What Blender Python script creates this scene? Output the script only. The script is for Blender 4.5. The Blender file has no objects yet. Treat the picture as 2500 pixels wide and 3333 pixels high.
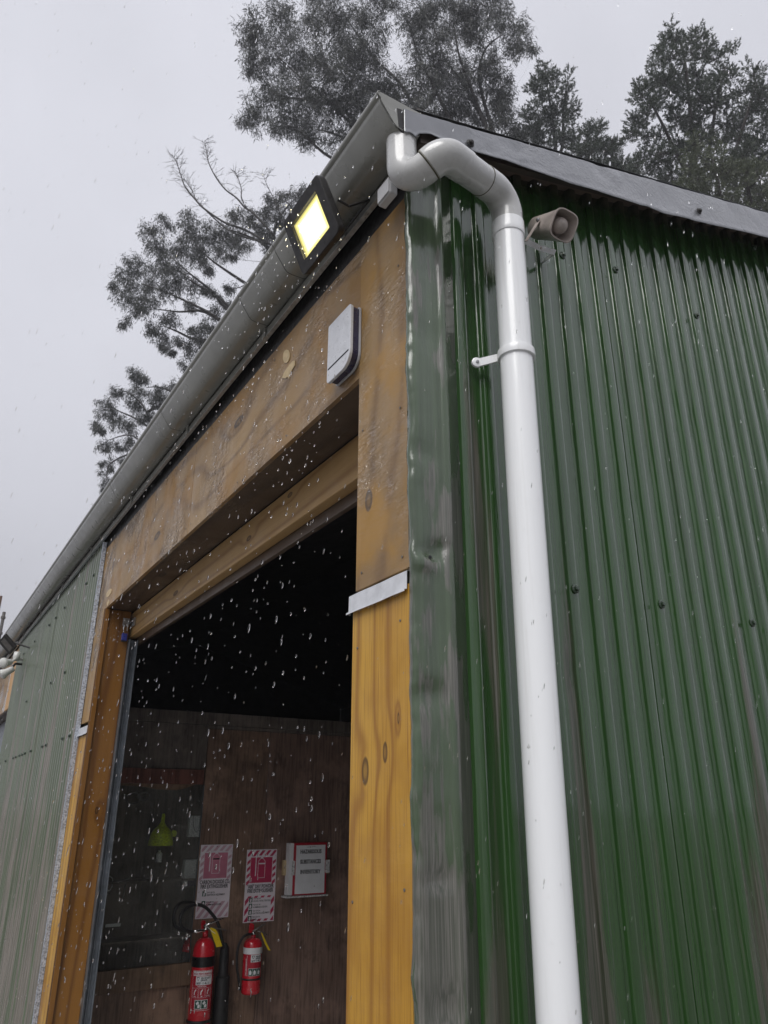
import bpy, math, random
import numpy as np
from mathutils import Vector, Matrix, noise
R = math.radians
random.seed(7); rng = np.random.default_rng(11)
S = bpy.context.scene
COL = S.collection

# ------------------------------------------------------------------ camera
FPX, PITCH, HEAD, ROLL = 2444.0, R(21.6), R(58.4), R(0.14)
CAM = Vector((-1.65*math.cos(HEAD-R(2.07)), -1.65*math.sin(HEAD-R(2.07)), 1.55))
cF = Vector((math.cos(PITCH)*math.cos(HEAD), math.cos(PITCH)*math.sin(HEAD), math.sin(PITCH)))
_r = Vector((math.sin(HEAD), -math.cos(HEAD), 0)); _u = _r.cross(cF)
cR = _r*math.cos(ROLL)+_u*math.sin(ROLL); cU = cR.cross(cF)
cd = bpy.data.cameras.new('camera'); cam = bpy.data.objects.new('camera', cd); COL.objects.link(cam)
cam.matrix_world = Matrix(((cR.x, cU.x, -cF.x, CAM.x), (cR.y, cU.y, -cF.y, CAM.y), (cR.z, cU.z, -cF.z, CAM.z), (0, 0, 0, 1)))
cd.sensor_fit = 'VERTICAL'; cd.sensor_height = 36; cd.sensor_width = 27; cd.lens = 36*FPX/3333
cd.clip_start = 0.02; cd.clip_end = 2000
S.camera = cam
cd.dof.use_dof = True; cd.dof.focus_distance = 2.3; cd.dof.aperture_fstop = 10
def ray(px, py): return cF + cR*((px-1250)/FPX) + cU*((1666.5-py)/FPX)
def at(px, py, ax, v):           # photo pixel -> point on an axis plane of the building
    d = ray(px, py); i = 'xyz'.index(ax); return CAM + d*((v-CAM[i])/d[i])
def deep(px, py, z): return CAM + ray(px, py)*z

# ------------------------------------------------------------------ world, sun, exposure
SUN_AZ_VEC = Vector((-0.80, -0.62, 0)).normalized(); SUN_EL = R(52)
w = bpy.data.worlds.new('World'); S.world = w; w.use_nodes = True
nt = w.node_tree; nt.nodes.clear()
def nn(nt, t, **k):
    n = nt.nodes.new(t)
    for a, b in k.items(): setattr(n, a, b)
    return n
out = nn(nt, 'ShaderNodeOutputWorld'); bg = nn(nt, 'ShaderNodeBackground'); bg.inputs[1].default_value = 0.1
sky = nn(nt, 'ShaderNodeTexSky', sky_type='NISHITA', sun_disc=False, sun_elevation=SUN_EL,
         sun_rotation=math.atan2(SUN_AZ_VEC.x, SUN_AZ_VEC.y), air_density=2.0, dust_density=6.0)
hs = nn(nt, 'ShaderNodeHueSaturation'); hs.inputs['Saturation'].default_value = 0.12; hs.inputs['Value'].default_value = 0.8
nt.links.new(sky.outputs[0], hs.inputs['Color'])
tc = nn(nt, 'ShaderNodeTexCoord'); sx = nn(nt, 'ShaderNodeSeparateXYZ'); nt.links.new(tc.outputs['Generated'], sx.inputs[0])
grad = nn(nt, 'ShaderNodeMapRange'); grad.inputs[1].default_value = -0.02; grad.inputs[2].default_value = 1.0
grad.inputs[3].default_value = 3.3; grad.inputs[4].default_value = 6.6
nt.links.new(sx.outputs[2], grad.inputs[0])
cn = nn(nt, 'ShaderNodeTexNoise'); cn.inputs['Scale'].default_value = 1.6; cn.inputs['Detail'].default_value = 4; cn.inputs['Roughness'].default_value = 0.45
nt.links.new(tc.outputs['Generated'], cn.inputs['Vector'])
cm = nn(nt, 'ShaderNodeMapRange'); cm.inputs[1].default_value = 0.3; cm.inputs[2].default_value = 0.7; cm.inputs[3].default_value = 0.86; cm.inputs[4].default_value = 1.13
nt.links.new(cn.outputs[0], cm.inputs[0])
mu = nn(nt, 'ShaderNodeMath', operation='MULTIPLY'); nt.links.new(grad.outputs[0], mu.inputs[0]); nt.links.new(cm.outputs[0], mu.inputs[1])
cc = nn(nt, 'ShaderNodeVectorMath', operation='SCALE'); cc.inputs[0].default_value = (0.962, 0.972, 1.07)
nt.links.new(mu.outputs[0], cc.inputs['Scale'])
mx = nn(nt, 'ShaderNodeMix', data_type='RGBA'); mx.inputs[0].default_value = 0.9
nt.links.new(hs.outputs[0], mx.inputs[6]); nt.links.new(cc.outputs[0], mx.inputs[7])
nt.links.new(mx.outputs[2], bg.inputs[0]); nt.links.new(bg.outputs[0], out.inputs[0])

sl = bpy.data.lights.new('sun', 'SUN'); sl.energy = 1.5; sl.angle = R(40); sl.color = (1.0, 0.985, 0.96)
so = bpy.data.objects.new('sun', sl); COL.objects.link(so)
sd = (SUN_AZ_VEC*math.cos(SUN_EL) + Vector((0, 0, math.sin(SUN_EL))))
so.rotation_euler = sd.to_track_quat('Z', 'Y').to_euler(); so.location = (-20, -15, 30)
vs = S.view_settings; vs.view_transform = 'Standard'; vs.look = 'None'; vs.gamma = 1; vs.use_curve_mapping = False
vs.exposure = 0.48
S.render.engine = 'CYCLES'
HAZE = 0.0022

# ------------------------------------------------------------------ material helpers
class NT:
    def __init__(s, name):
        s.m = bpy.data.materials.new(name); s.m.use_nodes = True; s.t = s.m.node_tree; s.t.nodes.clear()
        s.out = s.n('ShaderNodeOutputMaterial'); s.b = s.n('ShaderNodeBsdfPrincipled'); s.l(s.b.outputs[0], s.out.inputs[0])
        s.tc = s.n('ShaderNodeTexCoord')
    def n(s, t, **k): return nn(s.t, t, **k)
    def l(s, a, b): s.t.links.new(a, b)
    def inp(s, sock, v):
        if isinstance(v, (int, float, tuple)):
            if isinstance(v, tuple) and len(v) == 3 and sock.type == 'RGBA': v = v+(1,)
            sock.default_value = v
        else: s.l(v, sock)
    def set(s, k, v): s.inp(s.b.inputs[k], v)
    def map(s, sc=(1, 1, 1), rot=(0, 0, 0), loc=(0, 0, 0), src=None):
        q = s.n('ShaderNodeMapping'); q.inputs['Scale'].default_value = sc; q.inputs['Rotation'].default_value = rot; q.inputs['Location'].default_value = loc
        s.l(src or s.tc.outputs['Object'], q.inputs[0]); return q.outputs[0]
    def noise(s, scale=5, detail=3, rough=.5, vec=None, dist=0.0):
        q = s.n('ShaderNodeTexNoise'); q.inputs['Scale'].default_value = scale; q.inputs['Detail'].default_value = detail
        q.inputs['Roughness'].default_value = rough; q.inputs['Distortion'].default_value = dist
        s.l(vec or s.tc.outputs['Object'], q.inputs['Vector']); return q.outputs[0]
    def voro(s, scale, vec=None, feat='F1'):
        q = s.n('ShaderNodeTexVoronoi', feature=feat); q.inputs['Scale'].default_value = scale
        s.l(vec or s.tc.outputs['Object'], q.inputs['Vector']); return q.outputs[0]
    def math(s, op, a, b=None, c=None):
        q = s.n('ShaderNodeMath', operation=op); s.inp(q.inputs[0], a)
        if b is not None: s.inp(q.inputs[1], b)
        if c is not None: s.inp(q.inputs[2], c)
        return q.outputs[0]
    def rng(s, v, a, b, c=0.0, d=1.0, smooth=False):
        q = s.n('ShaderNodeMapRange'); 
        if smooth: q.interpolation_type = 'SMOOTHSTEP'
        s.inp(q.inputs[0], v)
        for i, x in enumerate((a, b, c, d)): q.inputs[i+1].default_value = x
        return q.outputs[0]
    def mix(s, f, a, b):
        q = s.n('ShaderNodeMix', data_type='RGBA'); s.inp(q.inputs[0], f); s.inp(q.inputs[6], a); s.inp(q.inputs[7], b); return q.outputs[2]
    def sep(s, v=None):
        q = s.n('ShaderNodeSeparateXYZ'); s.l(v or s.tc.outputs['Object'], q.inputs[0]); return q.outputs
    def bump(s, h, strength=.3, dist=.01, nrm=None):
        q = s.n('ShaderNodeBump'); q.inputs['Strength'].default_value = strength; q.inputs['Distance'].default_value = dist
        s.l(h, q.inputs['Height'])
        if nrm: s.l(nrm, q.inputs['Normal'])
        return q.outputs[0]

def simple(name, col, rough=.5, metal=0.0, var=.25, bs=.15, sc=8, spec=.5, coat=0.0):
    t = NT(name); n1 = t.noise(sc, 5, .6)
    dark = tuple(c*(1-var) for c in col); lite = tuple(min(1, c*(1+var*.6)) for c in col)
    t.set('Base Color', t.mix(t.rng(n1, .35, .65), dark, lite)); t.set('Metallic', metal)
    t.set('Roughness', t.rng(t.noise(sc*2.5, 4), .3, .7, max(.03, rough-.1), min(1, rough+.12)))
    t.set('Normal', t.bump(t.noise(sc*9, 4), bs, .003)); t.set('Specular IOR Level', spec)
    if coat: t.set('Coat Weight', coat); t.set('Coat Roughness', .08)
    return t.m

def wood(name, ca, cb, cdark, grain='z', freq=14, warp=.10, stretch=.10, rough=.45, coat=0.0, coat_rough=.1, ripple=0.0,
         knots=(), fib=1.0, blotch=0.0, blotch_col=None, face='x', skew=0.0, spec=.5, bandp=5.0):
    """grain axis g, across axis a (the other axis that lies in the visible face)"""
    t = NT(name); o = t.sep()
    ax = {'x': 0, 'y': 1, 'z': 2}; g = ax[grain]; a = [i for i in (0, 1, 2) if i != g and i != ax[face]][0]
    sc = [1, 1, 1]; sc[g] = stretch
    low = t.noise(2.2, 2, .5, t.map(tuple(sc), rot=(skew, 0, 0)))
    low2 = t.noise(9, 3, .55, t.map(tuple(sc)))
    ph = t.math('ADD', o[a], t.math('MULTIPLY', low, warp*4))
    ph = t.math('ADD', ph, t.math('MULTIPLY', low2, warp*.22))
    kmask = None
    for (ka, kg, ra, rg) in knots:
        da = t.math('DIVIDE', t.math('SUBTRACT', o[a], ka), ra); dg = t.math('DIVIDE', t.math('SUBTRACT', o[g], kg), rg)
        d2 = t.math('ADD', t.math('MULTIPLY', da, da), t.math('MULTIPLY', dg, dg))
        near = t.math('POWER', 2.718, t.math('MULTIPLY', d2, -.16))
        ph = t.math('ADD', ph, t.math('MULTIPLY', t.math('MULTIPLY', near, t.math('SQRT', d2)), .38/freq))
        k = t.math('MULTIPLY', t.rng(d2, 1.35, .8, 0, 1, True), t.rng(d2, 0, .6, .55, 1, True))
        kmask = k if kmask is None else t.math('MAXIMUM', kmask, k)
    s = t.math('SINE', t.math('MULTIPLY', ph, freq*6.283))
    band = t.math('POWER', t.rng(s, -1, 1), bandp)
    col = t.mix(t.rng(low, .3, .7), ca, cb)
    col = t.mix(t.math('MULTIPLY', band, .62), col, cdark)
    fs = [260, 260, 260]; fs[g] = 5
    fine = t.noise(1, 3, .6, t.map(tuple(fs)))
    col = t.mix(t.math('MULTIPLY', t.rng(fine, .5, .75), .35*fib), col, cdark)
    if blotch:
        bm = t.rng(t.noise(2.6, 4, .6), .45, .62, 0, blotch, True)
        col = t.mix(bm, col, blotch_col)
    if kmask is not None: col = t.mix(t.math('MULTIPLY', kmask, .82), col, tuple(c*.22 for c in cdark))
    t.set('Base Color', col); t.set('Specular IOR Level', spec)
    t.set('Roughness', t.rng(t.noise(6, 4), .3, .7, rough-.1, rough+.15))
    h = t.math('ADD', t.math('MULTIPLY', fine, .5), t.math('MULTIPLY', band, .3))
    nb = t.bump(h, .25, .002); t.set('Normal', nb)
    if coat:
        t.set('Coat Weight', t.rng(t.noise(2.4, 4, .62), .44, .62, coat*.12, coat, True)); t.set('Coat Roughness', coat_rough); t.set('Coat IOR', 2.3 if coat > .9 else 1.5)
        rs = [70, 70, 70]; rs[1] = 17
        rp = t.noise(1, 3, .55, t.map(tuple(rs), rot=(R(12), 0, 0)), .9)
        blob = t.noise(7, 3)
        t.set('Coat Normal', t.bump(t.math('ADD', t.math('MULTIPLY', rp, t.rng(t.noise(3.3, 2), .35, .65, .5, 1.6)), t.math('MULTIPLY', blob, 2.2)), ripple, .034))
    return t.m

def green_paint(name, worn=.5, ax=0, gloss=.17, seed=0.0, streak=1.0, base=(.019, .054, .013), wa=(.052, .046, .038), vs1=(7.5, 7.5, .55)):
    t = NT(name); o = t.sep()
    sc = [1, 1, 1]
    v1 = t.noise(1, 3, .55, t.map(vs1, loc=(seed, seed, seed)))
    v2 = t.noise(1, 4, .6, t.map((55, 55, 1.2)))
    v3 = t.noise(1, 2, .5, t.map((330, 330, 4)))
    lowz = t.rng(o[2], 2.3, 1.1, -.08, .065)
    wm = t.rng(t.math('ADD', t.math('ADD', v1, lowz), t.math('MULTIPLY', t.math('SUBTRACT', v2, .5), .22)), .62-.2*worn, .70-.2*worn, 0, 1, True)
    g = t.mix(t.rng(v2, .35, .65), base, tuple(c*1.45 for c in base))
    wcol = t.mix(t.rng(v3, .35, .65), wa, tuple(c*2.05 for c in wa))
    col = t.mix(t.math('MULTIPLY', wm, t.rng(v3, .25, .6, .55, .95)), g, wcol)
    dirt = t.rng(t.noise(1, 3, .6, t.map((30, 30, .8), loc=(3, 1, 2))), .55, .8, 0, .45, True)
    col = t.mix(dirt, col, (.03, .034, .028))
    t.set('Base Color', col)
    t.set('Roughness', t.rng(wm, 0, 1, gloss, gloss+.22))
    run = t.noise(1, 3, .6, t.map((120, 120, 9), loc=(5, 0, 0)), .6)
    h = t.math('ADD', t.math('MULTIPLY', v3, .25), t.math('MULTIPLY', run, .8))
    nb = t.bump(h, .22*streak, .003); t.set('Normal', nb)
    t.set('Coat Weight', .8); t.set('Coat Roughness', .03); t.set('Coat Normal', t.bump(run, .25*streak, .003))
    return t.m

M = {}
M['green'] = green_paint('green_painted_iron', .20, seed=2.0, gloss=.13)
M['green_left'] = green_paint('weathered_green_iron', .64, seed=7.3, gloss=.33, streak=.8, base=(.082, .102, .062), wa=(.120, .104, .090))
M['green_flash'] = green_paint('green_flashing_paint', .90, vs1=(20, 20, 3.2), base=(.050, .074, .040), wa=(.078, .074, .066), seed=4.4, gloss=.2, streak=1.8)
M['ply'] = wood('wet_plywood', (.24, .140, .050), (.36, .230, .098), (.12, .060, .018), 'y', 7, .16, .30, .42, 1.0, .07, 1.0, blotch=.9, blotch_col=(.29, .145, .020), fib=.5, skew=.25,
                knots=((2.86, 2.35, .02, .05), (3.02, 1.25, .02, .05)))
M['plyv'] = wood('wet_plywood_upright', (.25, .150, .054), (.38, .245, .105), (.14, .070, .020), 'z', 7, .16, .30, .40, 1.0, .08, 1.0, blotch=.85, blotch_col=(.36, .185, .020), fib=.6, skew=.5,
                 knots=((.19, 2.30, .018, .03),))
M['pine'] = wood('stained_pine', (.42, .205, .020), (.64, .375, .055), (.22, .078, .008), 'z', 10, .13, .06, .45, .25, .15, .3, spec=.4, blotch=.45, blotch_col=(.30, .130, .012), fib=2.2,
                 knots=((.191, 1.631, .015, .030), (.105, 1.667, .0095, .022), (.050, 1.735, .004, .012)))
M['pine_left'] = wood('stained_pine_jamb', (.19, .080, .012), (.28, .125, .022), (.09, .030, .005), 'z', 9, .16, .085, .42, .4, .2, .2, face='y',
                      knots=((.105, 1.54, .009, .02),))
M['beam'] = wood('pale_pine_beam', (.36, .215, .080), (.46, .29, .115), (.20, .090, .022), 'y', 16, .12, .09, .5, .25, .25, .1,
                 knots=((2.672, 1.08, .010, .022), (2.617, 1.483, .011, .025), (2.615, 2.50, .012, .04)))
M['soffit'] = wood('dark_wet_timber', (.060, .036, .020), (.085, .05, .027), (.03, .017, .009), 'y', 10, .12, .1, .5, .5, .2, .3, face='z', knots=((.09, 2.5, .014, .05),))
M['fascia'] = wood('dark_fascia_timber', (.05, .036, .028), (.075, .055, .045), (.025, .017, .012), 'y', 9, .1, .1, .55, .3, .25, .2)
M['gutter'] = simple('grey_plastic_gutter', (.245, .245, .222), .34, 0, .14, .08, 5, coat=.5)
M['pipe'] = simple('white_pvc', (.84, .85, .86), .26, 0, .04, .10, 7, coat=.6)
t = NT('streaked_white_pvc'); st_ = t.noise(1, 4, .6, t.map((45, 45, 1.6))); sp_n = t.noise(22, 4, .7)
c_ = t.mix(t.math('MULTIPLY', t.rng(st_, .5, .72), .35), (.86, .87, .88), (.60, .60, .57)); c_ = t.mix(t.rng(sp_n, .70, .76, 0, .6), c_, (.30, .30, .27))
t.set('Base Color', c_); t.set('Roughness', .26); t.set('Coat Weight', .5); t.set('Coat Roughness', .08); t.set('Normal', t.bump(t.noise(1, 3, .6, t.map((90, 90, 14))), .14, .002)); M['pipe'] = t.m
M['pipe_top'] = simple('shaded_white_pvc', (.50, .50, .49), .28, 0, .10, .10, 9, coat=.6)  # greyer copy of the white pvc, eave shade put into the colour
M['grime'] = simple('joint_grime', (.10, .09, .05), .7, 0, .5, .3, 60)
M['zinc'] = simple('galvanised_steel', (.52, .54, .56), .36, .85, .25, .12, 40)
M['alu'] = simple('aluminium_strip', (.72, .73, .75), .42, .5, .12, .10, 25)
M['track'] = simple('galvanised_track', (.19, .21, .235), .38, .6, .25, .1, 12)
M['barge'] = None
t = NT('weathered_grey_steel'); n1 = t.noise(4, 5, .6); n2 = t.noise(60, 3, .6, t.map((1, 1, 1.6)), .8)
t.set('Base Color', t.mix(t.rng(n1, .38, .62), (.19, .195, .21), (.30, .305, .325))); t.set('Roughness', t.rng(n1, .35, .65, .22, .42)); t.set('Metallic', .25)
t.set('Normal', t.bump(t.math('MULTIPLY', n2, t.rng(n1, .42, .60)), .8, .009)); t.set('Coat Weight', .6); t.set('Coat Roughness', .12); M['barge'] = t.m
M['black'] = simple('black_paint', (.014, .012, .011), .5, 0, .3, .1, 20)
M['rubber'] = simple('black_rubber', (.018, .018, .019), .5, 0, .3, .1, 30)
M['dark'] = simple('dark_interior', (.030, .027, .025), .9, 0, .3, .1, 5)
M['box_white'] = simple('white_brushed_cover', (.62, .63, .66), .35, .1, .06, .06, 30, coat=.4)
M['box_rim'] = simple('grey_plastic_rim', (.42, .42, .44), .4, 0, .08, .05, 20, coat=.3)
M['navy'] = simple('navy_plastic', (.012, .013, .055), .3, 0, .2, .05, 20, coat=.5)
M['siren'] = simple('weathered_siren_plastic', (.40, .345, .315), .45, 0, .22, .25, 22, coat=.3)
M['wbox'] = simple('white_junction_plastic', (.52, .52, .53), .4, 0, .06, .05, 15)
M['screw'] = simple('painted_screw', (.028, .05, .028), .3, .2, .3, .2, 60, coat=.6)
M['screw_z'] = simple('zinc_screw', (.30, .30, .31), .35, .8, .2, .1, 60)
M['blue'] = simple('blue_enamel', (.03, .05, .33), .3, 0, .1, .05, 30, coat=.5)
M['chrome'] = simple('steel_fitting', (.62, .62, .62), .2, 1, .1, .05, 30)
M['red'] = simple('red_enamel', (.62, .016, .030), .22, 0, .08, .04, 8, coat=.8)
M['redlabel'] = simple('red_label', (.42, .012, .030), .45, 0, .06, .02, 20)
M['blackband'] = simple('black_band', (.008, .008, .009), .35, 0, .2, .02, 20)
M['white'] = simple('white_print', (.78, .78, .80), .5, 0, .04, .02, 12)
M['paper'] = simple('paper', (.80, .81, .84), .6, 0, .06, .12, 14)
M['faded'] = simple('faded_sign_white', (.85, .78, .84), .5, 0, .05, .03, 8)
M['pink'] = simple('faded_pink', (.60, .21, .30), .5, 0, .18, .03, 6)
M['pink_light'] = simple('pale_pink', (.64, .42, .50), .5, 0, .12, .03, 6)
M['crimson'] = simple('sign_crimson', (.50, .035, .105), .5, 0, .10, .03, 8)
M['ink'] = simple('black_ink', (.010, .010, .012), .6, 0, .1, .02, 20)
M['dkgreen'] = simple('sign_green', (.010, .075, .045), .5, 0, .1, .02, 20)
M['yellow'] = simple('yellow_tag', (.78, .56, .01), .5, 0, .08, .05, 25)
M['filler'] = simple('pale_timber_filler', (.55, .42, .24), .6, 0, .15, .1, 40)
M['lime'] = simple('lime_plastic', (.60, .72, .015), .4, 0, .45, .1, 90)
M['card'] = simple('speckled_white_card', (.72, .72, .72), .6, 0, .75, .1, 160)
M['tool'] = simple('dull_tool_steel', (.16, .15, .14), .45, .5, .3, .1, 40)
M['bark'] = simple('grey_bark', (.060, .052, .048), .8, 0, .4, .4, 6)
M['deadwood'] = simple('dead_wood', (.085, .078, .075), .8, 0, .3, .3, 12)
M['ground'] = simple('wet_gravel', (.13, .125, .115), .5, 0, .4, .6, 3)
M['concrete'] = simple('wet_concrete', (.20, .197, .19), .5, 0, .25, .3, 2)
M['roof'] = simple('roof_iron', (.16, .165, .17), .4, .3, .25, .1, 3)
M['lum'] = simple('led_sensor_white', (.65, .65, .62), .35, 0, .05, .03, 20, coat=.3)
# interior ply (dirty brown)
def inner(name, a, b, seed):
    t = NT(name); n1 = t.noise(1, 5, .65, t.map((5, 5, 1.4), loc=(seed, 0, seed))); n2 = t.noise(1, 4, .6, t.map((70, 70, 4))); n3 = t.noise(3, 4, .6, t.map(loc=(0, 0, seed)))
    c = t.mix(t.rng(n1, .35, .65), a, b); c = t.mix(t.rng(n2, .45, .72, 0, .75), c, tuple(x*.25 for x in a)); c = t.mix(t.rng(n3, .52, .70, 0, .7), c, tuple(x*1.5 for x in b)); n4 = t.noise(9, 5, .7, t.map((1, 1, .5), loc=(seed, 3, 0))); c = t.mix(t.rng(n4, .55, .68, 0, .6), c, tuple(x*.3 for x in a))
    t.set('Base Color', c); t.set('Roughness', t.rng(n3, .3, .7, .42, .7)); t.set('Normal', t.bump(n2, .3, .003)); return t.m
M['in1'] = inner('brown_inner_ply', (.17, .105, .080), (.29, .19, .15), 1.0)
M['in2'] = inner('warm_inner_ply', (.175, .108, .075), (.29, .185, .13), 4.0)
M['in3'] = inner('grey_inner_ply', (.12, .10, .085), (.19, .16, .14), 8.0)
M['plank'] = inner('red_brown_plank', (.16, .055, .040), (.22, .085, .06), 3.0)
M['plank2'] = inner('brown_plank', (.16, .10, .06), (.22, .14, .09), 5.0)
M['bayback'] = inner('dark_board', (.10, .080, .065), (.16, .13, .11), 6.0)
# glass of the inner window : dusty
t = NT('dusty_glass'); tr = t.n('ShaderNodeBsdfTransparent'); tr.inputs[0].default_value = (.93, .95, .94, 1)
t.set('Base Color', (.45, .44, .42)); t.set('Roughness', .12)
ms = t.n('ShaderNodeMixShader'); spk = t.rng(t.noise(230, 2), .62, .72, 0.05, .6)
spk = t.math('MULTIPLY', spk, t.rng(t.noise(5, 3), .4, .65))
spk = t.math('ADD', spk, .06); t.l(spk, ms.inputs[0]); t.l(tr.outputs[0], ms.inputs[1]); t.l(t.b.outputs[0], ms.inputs[2]); t.l(ms.outputs[0], t.out.inputs[0]); M['glass'] = t.m
# water
t = NT('rain_water'); t.set('Base Color', (1, 1, 1)); t.set('Roughness', .0); t.set('Transmission Weight', 1.0); t.set('IOR', 1.33); M['water'] = t.m
# leaves
def leafmat(name, a, b):
    t = NT(name); i = t.n('ShaderNodeObjectInfo'); g = t.n('ShaderNodeNewGeometry')
    t.set('Base Color', t.mix(g.outputs['Random Per Island'], a, b)); t.set('Roughness', .42); t.set('Specular IOR Level', .5)
    d = t.n('ShaderNodeBsdfTranslucent'); d.inputs[0].default_value = tuple(x*1.1 for x in b)+(1,)
    ms = t.n('ShaderNodeMixShader'); ms.inputs[0].default_value = .22; t.l(t.b.outputs[0], ms.inputs[1]); t.l(d.outputs[0], ms.inputs[2]); t.l(ms.outputs[0], t.out.inputs[0]); return t.m
M['euc'] = leafmat('eucalyptus_leaf', (.034, .037, .032), (.072, .078, .066))
M['con'] = leafmat('conifer_leaf', (.045, .058, .040), (.085, .105, .074))
M['con2'] = leafmat('mossy_conifer_leaf', (.075, .090, .052), (.13, .15, .088))
# lamp
t = NT('lit_led_panel'); em = t.n('ShaderNodeEmission'); o = t.sep(t.tc.outputs['UV'])
dx = t.math('ABSOLUTE', t.math('SUBTRACT', o[0], .5)); dy = t.math('ABSOLUTE', t.math('SUBTRACT', o[1], .5))
dm = t.math('MAXIMUM', dx, dy); f = t.rng(dm, .06, .49, 0, 1)
t.l(t.mix(f, (1.0, .93, .66), (.92, .80, .20)), em.inputs[0]); t.l(t.math('MULTIPLY', t.math('POWER', 2.718, t.math('MULTIPLY', t.math('SUBTRACT', 1.0, f), 5.3)), .50), em.inputs[1]); t.l(em.outputs[0], t.out.inputs[0]); M['led'] = t.m
t = NT('flood_glass'); tr = t.n('ShaderNodeBsdfTransparent'); gl = t.n('ShaderNodeBsdfGlossy'); gl.inputs[1].default_value = .12
fr = t.n('ShaderNodeValue'); fr.outputs[0].default_value = .05
ms = t.n('ShaderNodeMixShader'); t.l(fr.outputs[0], ms.inputs[0]); t.l(tr.outputs[0], ms.inputs[1]); t.l(gl.outputs[0], ms.inputs[2]); t.l(ms.outputs[0], t.out.inputs[0]); M['fglass'] = t.m

# ------------------------------------------------------------------ object helpers
def tag(o, label=None, cat=None, group=None, kind=None):
    if label: o['label'] = label
    if cat: o['category'] = cat
    if group: o['group'] = group
    if kind: o['kind'] = kind
    return o
def empty(name, loc, label=None, cat=None, group=None):
    o = bpy.data.objects.new(name, None); COL.objects.link(o); o.location = loc; o.empty_display_size = .05
    return tag(o, label, cat, group)
def origin(o):
    v = Vector((0, 0, 0))
    while o: v += Vector(o.location); o = o.parent
    return v
class MB:
    def __init__(s): s.v = []; s.f = []; s.uv = None
    def add(s, vs, fs):
        b = len(s.v); s.v += [tuple(p) for p in vs]; s.f += [tuple(b+i for i in f) for f in fs]; return s
    def box(s, a, b, bev=0):
        x0, y0, z0 = (min(a[i], b[i]) for i in range(3)); x1, y1, z1 = (max(a[i], b[i]) for i in range(3))
        s.add([(x0, y0, z0), (x1, y0, z0), (x1, y1, z0), (x0, y1, z0), (x0, y0, z1), (x1, y0, z1), (x1, y1, z1), (x0, y1, z1)],
              [(0, 3, 2, 1), (4, 5, 6, 7), (0, 1, 5, 4), (1, 2, 6, 5), (2, 3, 7, 6), (3, 0, 4, 7)]); return s
    def prism(s, pts, d):     # closed polygon pts (3d) extruded by vector d
        n = len(pts); P = [Vector(p) for p in pts]; Q = [p+Vector(d) for p in P]
        s.add(P+Q, [tuple(range(n))[::-1], tuple(range(n, 2*n))]+[(i, (i+1) % n, n+(i+1) % n, n+i) for i in range(n)]); return s
    def tube(s, pts, rad, n=10, cap=True, smooth_join=False):
        P = [Vector(p) for p in pts]; k = len(P)
        if not isinstance(rad, (list, tuple)): rad = [rad]*k
        T = [(P[min(i+1, k-1)]-P[max(i-1, 0)]).normalized() for i in range(k)]
        ref = Vector((0, 0, 1)) if abs(T[0].z) < .9 else Vector((1, 0, 0))
        u = T[0].cross(ref).normalized(); vs = []
        for i in range(k):
            u = (u - T[i]*u.dot(T[i])).normalized(); v = T[i].cross(u)
            for j in range(n):
                a = 2*math.pi*j/n; vs.append(P[i]+(u*math.cos(a)+v*math.sin(a))*rad[i])
        fs = [(i*n+j, i*n+(j+1) % n, (i+1)*n+(j+1) % n, (i+1)*n+j) for i in range(k-1) for j in range(n)]
        if cap: fs += [tuple(range(n))[::-1], tuple((k-1)*n+j for j in range(n))]
        s.add(vs, fs); return s
    def loft(s, rings, cap0=True, cap1=True):
        n = len(rings[0]); vs = [p for r in rings for p in r]; k = len(rings)
        fs = [(i*n+j, i*n+(j+1) % n, (i+1)*n+(j+1) % n, (i+1)*n+j) for i in range(k-1) for j in range(n)]
        if cap0: fs.append(tuple(range(n))[::-1])
        if cap1: fs.append(tuple((k-1)*n+j for j in range(n)))
        s.add(vs, fs); return s
    def lathe(s, c, prof, n=28, axis=Vector((0, 0, 1)), cap0=True, cap1=True):
        axis = Vector(axis).normalized(); ref = Vector((1, 0, 0)) if abs(axis.x) < .9 else Vector((0, 1, 0))
        u = axis.cross(ref).normalized(); v = axis.cross(u); c = Vector(c)
        return s.loft([[c+axis*h+(u*math.cos(2*math.pi*j/n)+v*math.sin(2*math.pi*j/n))*r for j in range(n)] for r, h in prof], cap0, cap1)
    def grid(s, fn, nu, nv, closed=False):
        b = len(s.v); s.v += [tuple(fn(i, j)) for i in range(nu) for j in range(nv)]
        s.f += [(b+i*nv+j, b+i*nv+j+1, b+(i+1)*nv+j+1, b+(i+1)*nv+j) for i in range(nu-1) for j in range(nv-1)]; return s
    def build(s, name, mat, parent=None, smooth=False, bevel=0, solid=0, label=None, world=True, auto=None):
        o0 = origin(parent) if parent else Vector((0, 0, 0))
        me = bpy.data.meshes.new(name)
        me.from_pydata([(p[0]-o0.x, p[1]-o0.y, p[2]-o0.z) for p in s.v] if world else s.v, [], s.f); me.update()
        me.materials.append(mat)
        if smooth:
            me.shade_smooth()
        o = bpy.data.objects.new(name, me); COL.objects.link(o); o.parent = parent
        if smooth and auto:
            me.set_sharp_from_angle(angle=R(auto))
        if bevel:
            m = o.modifiers.new('bevel', 'BEVEL'); m.width = bevel; m.segments = 2; m.limit_method = 'ANGLE'; m.angle_limit = R(40)
        if solid:
            m = o.modifiers.new('solid', 'SOLIDIFY'); m.thickness = abs(solid); m.offset = 1 if solid > 0 else -1
        if label: o['label'] = label
        return o
def copy_at(src, loc, parent):
    c = src.copy(); COL.objects.link(c); c.parent = parent; c.location = Vector(loc)-origin(parent); return c
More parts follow.
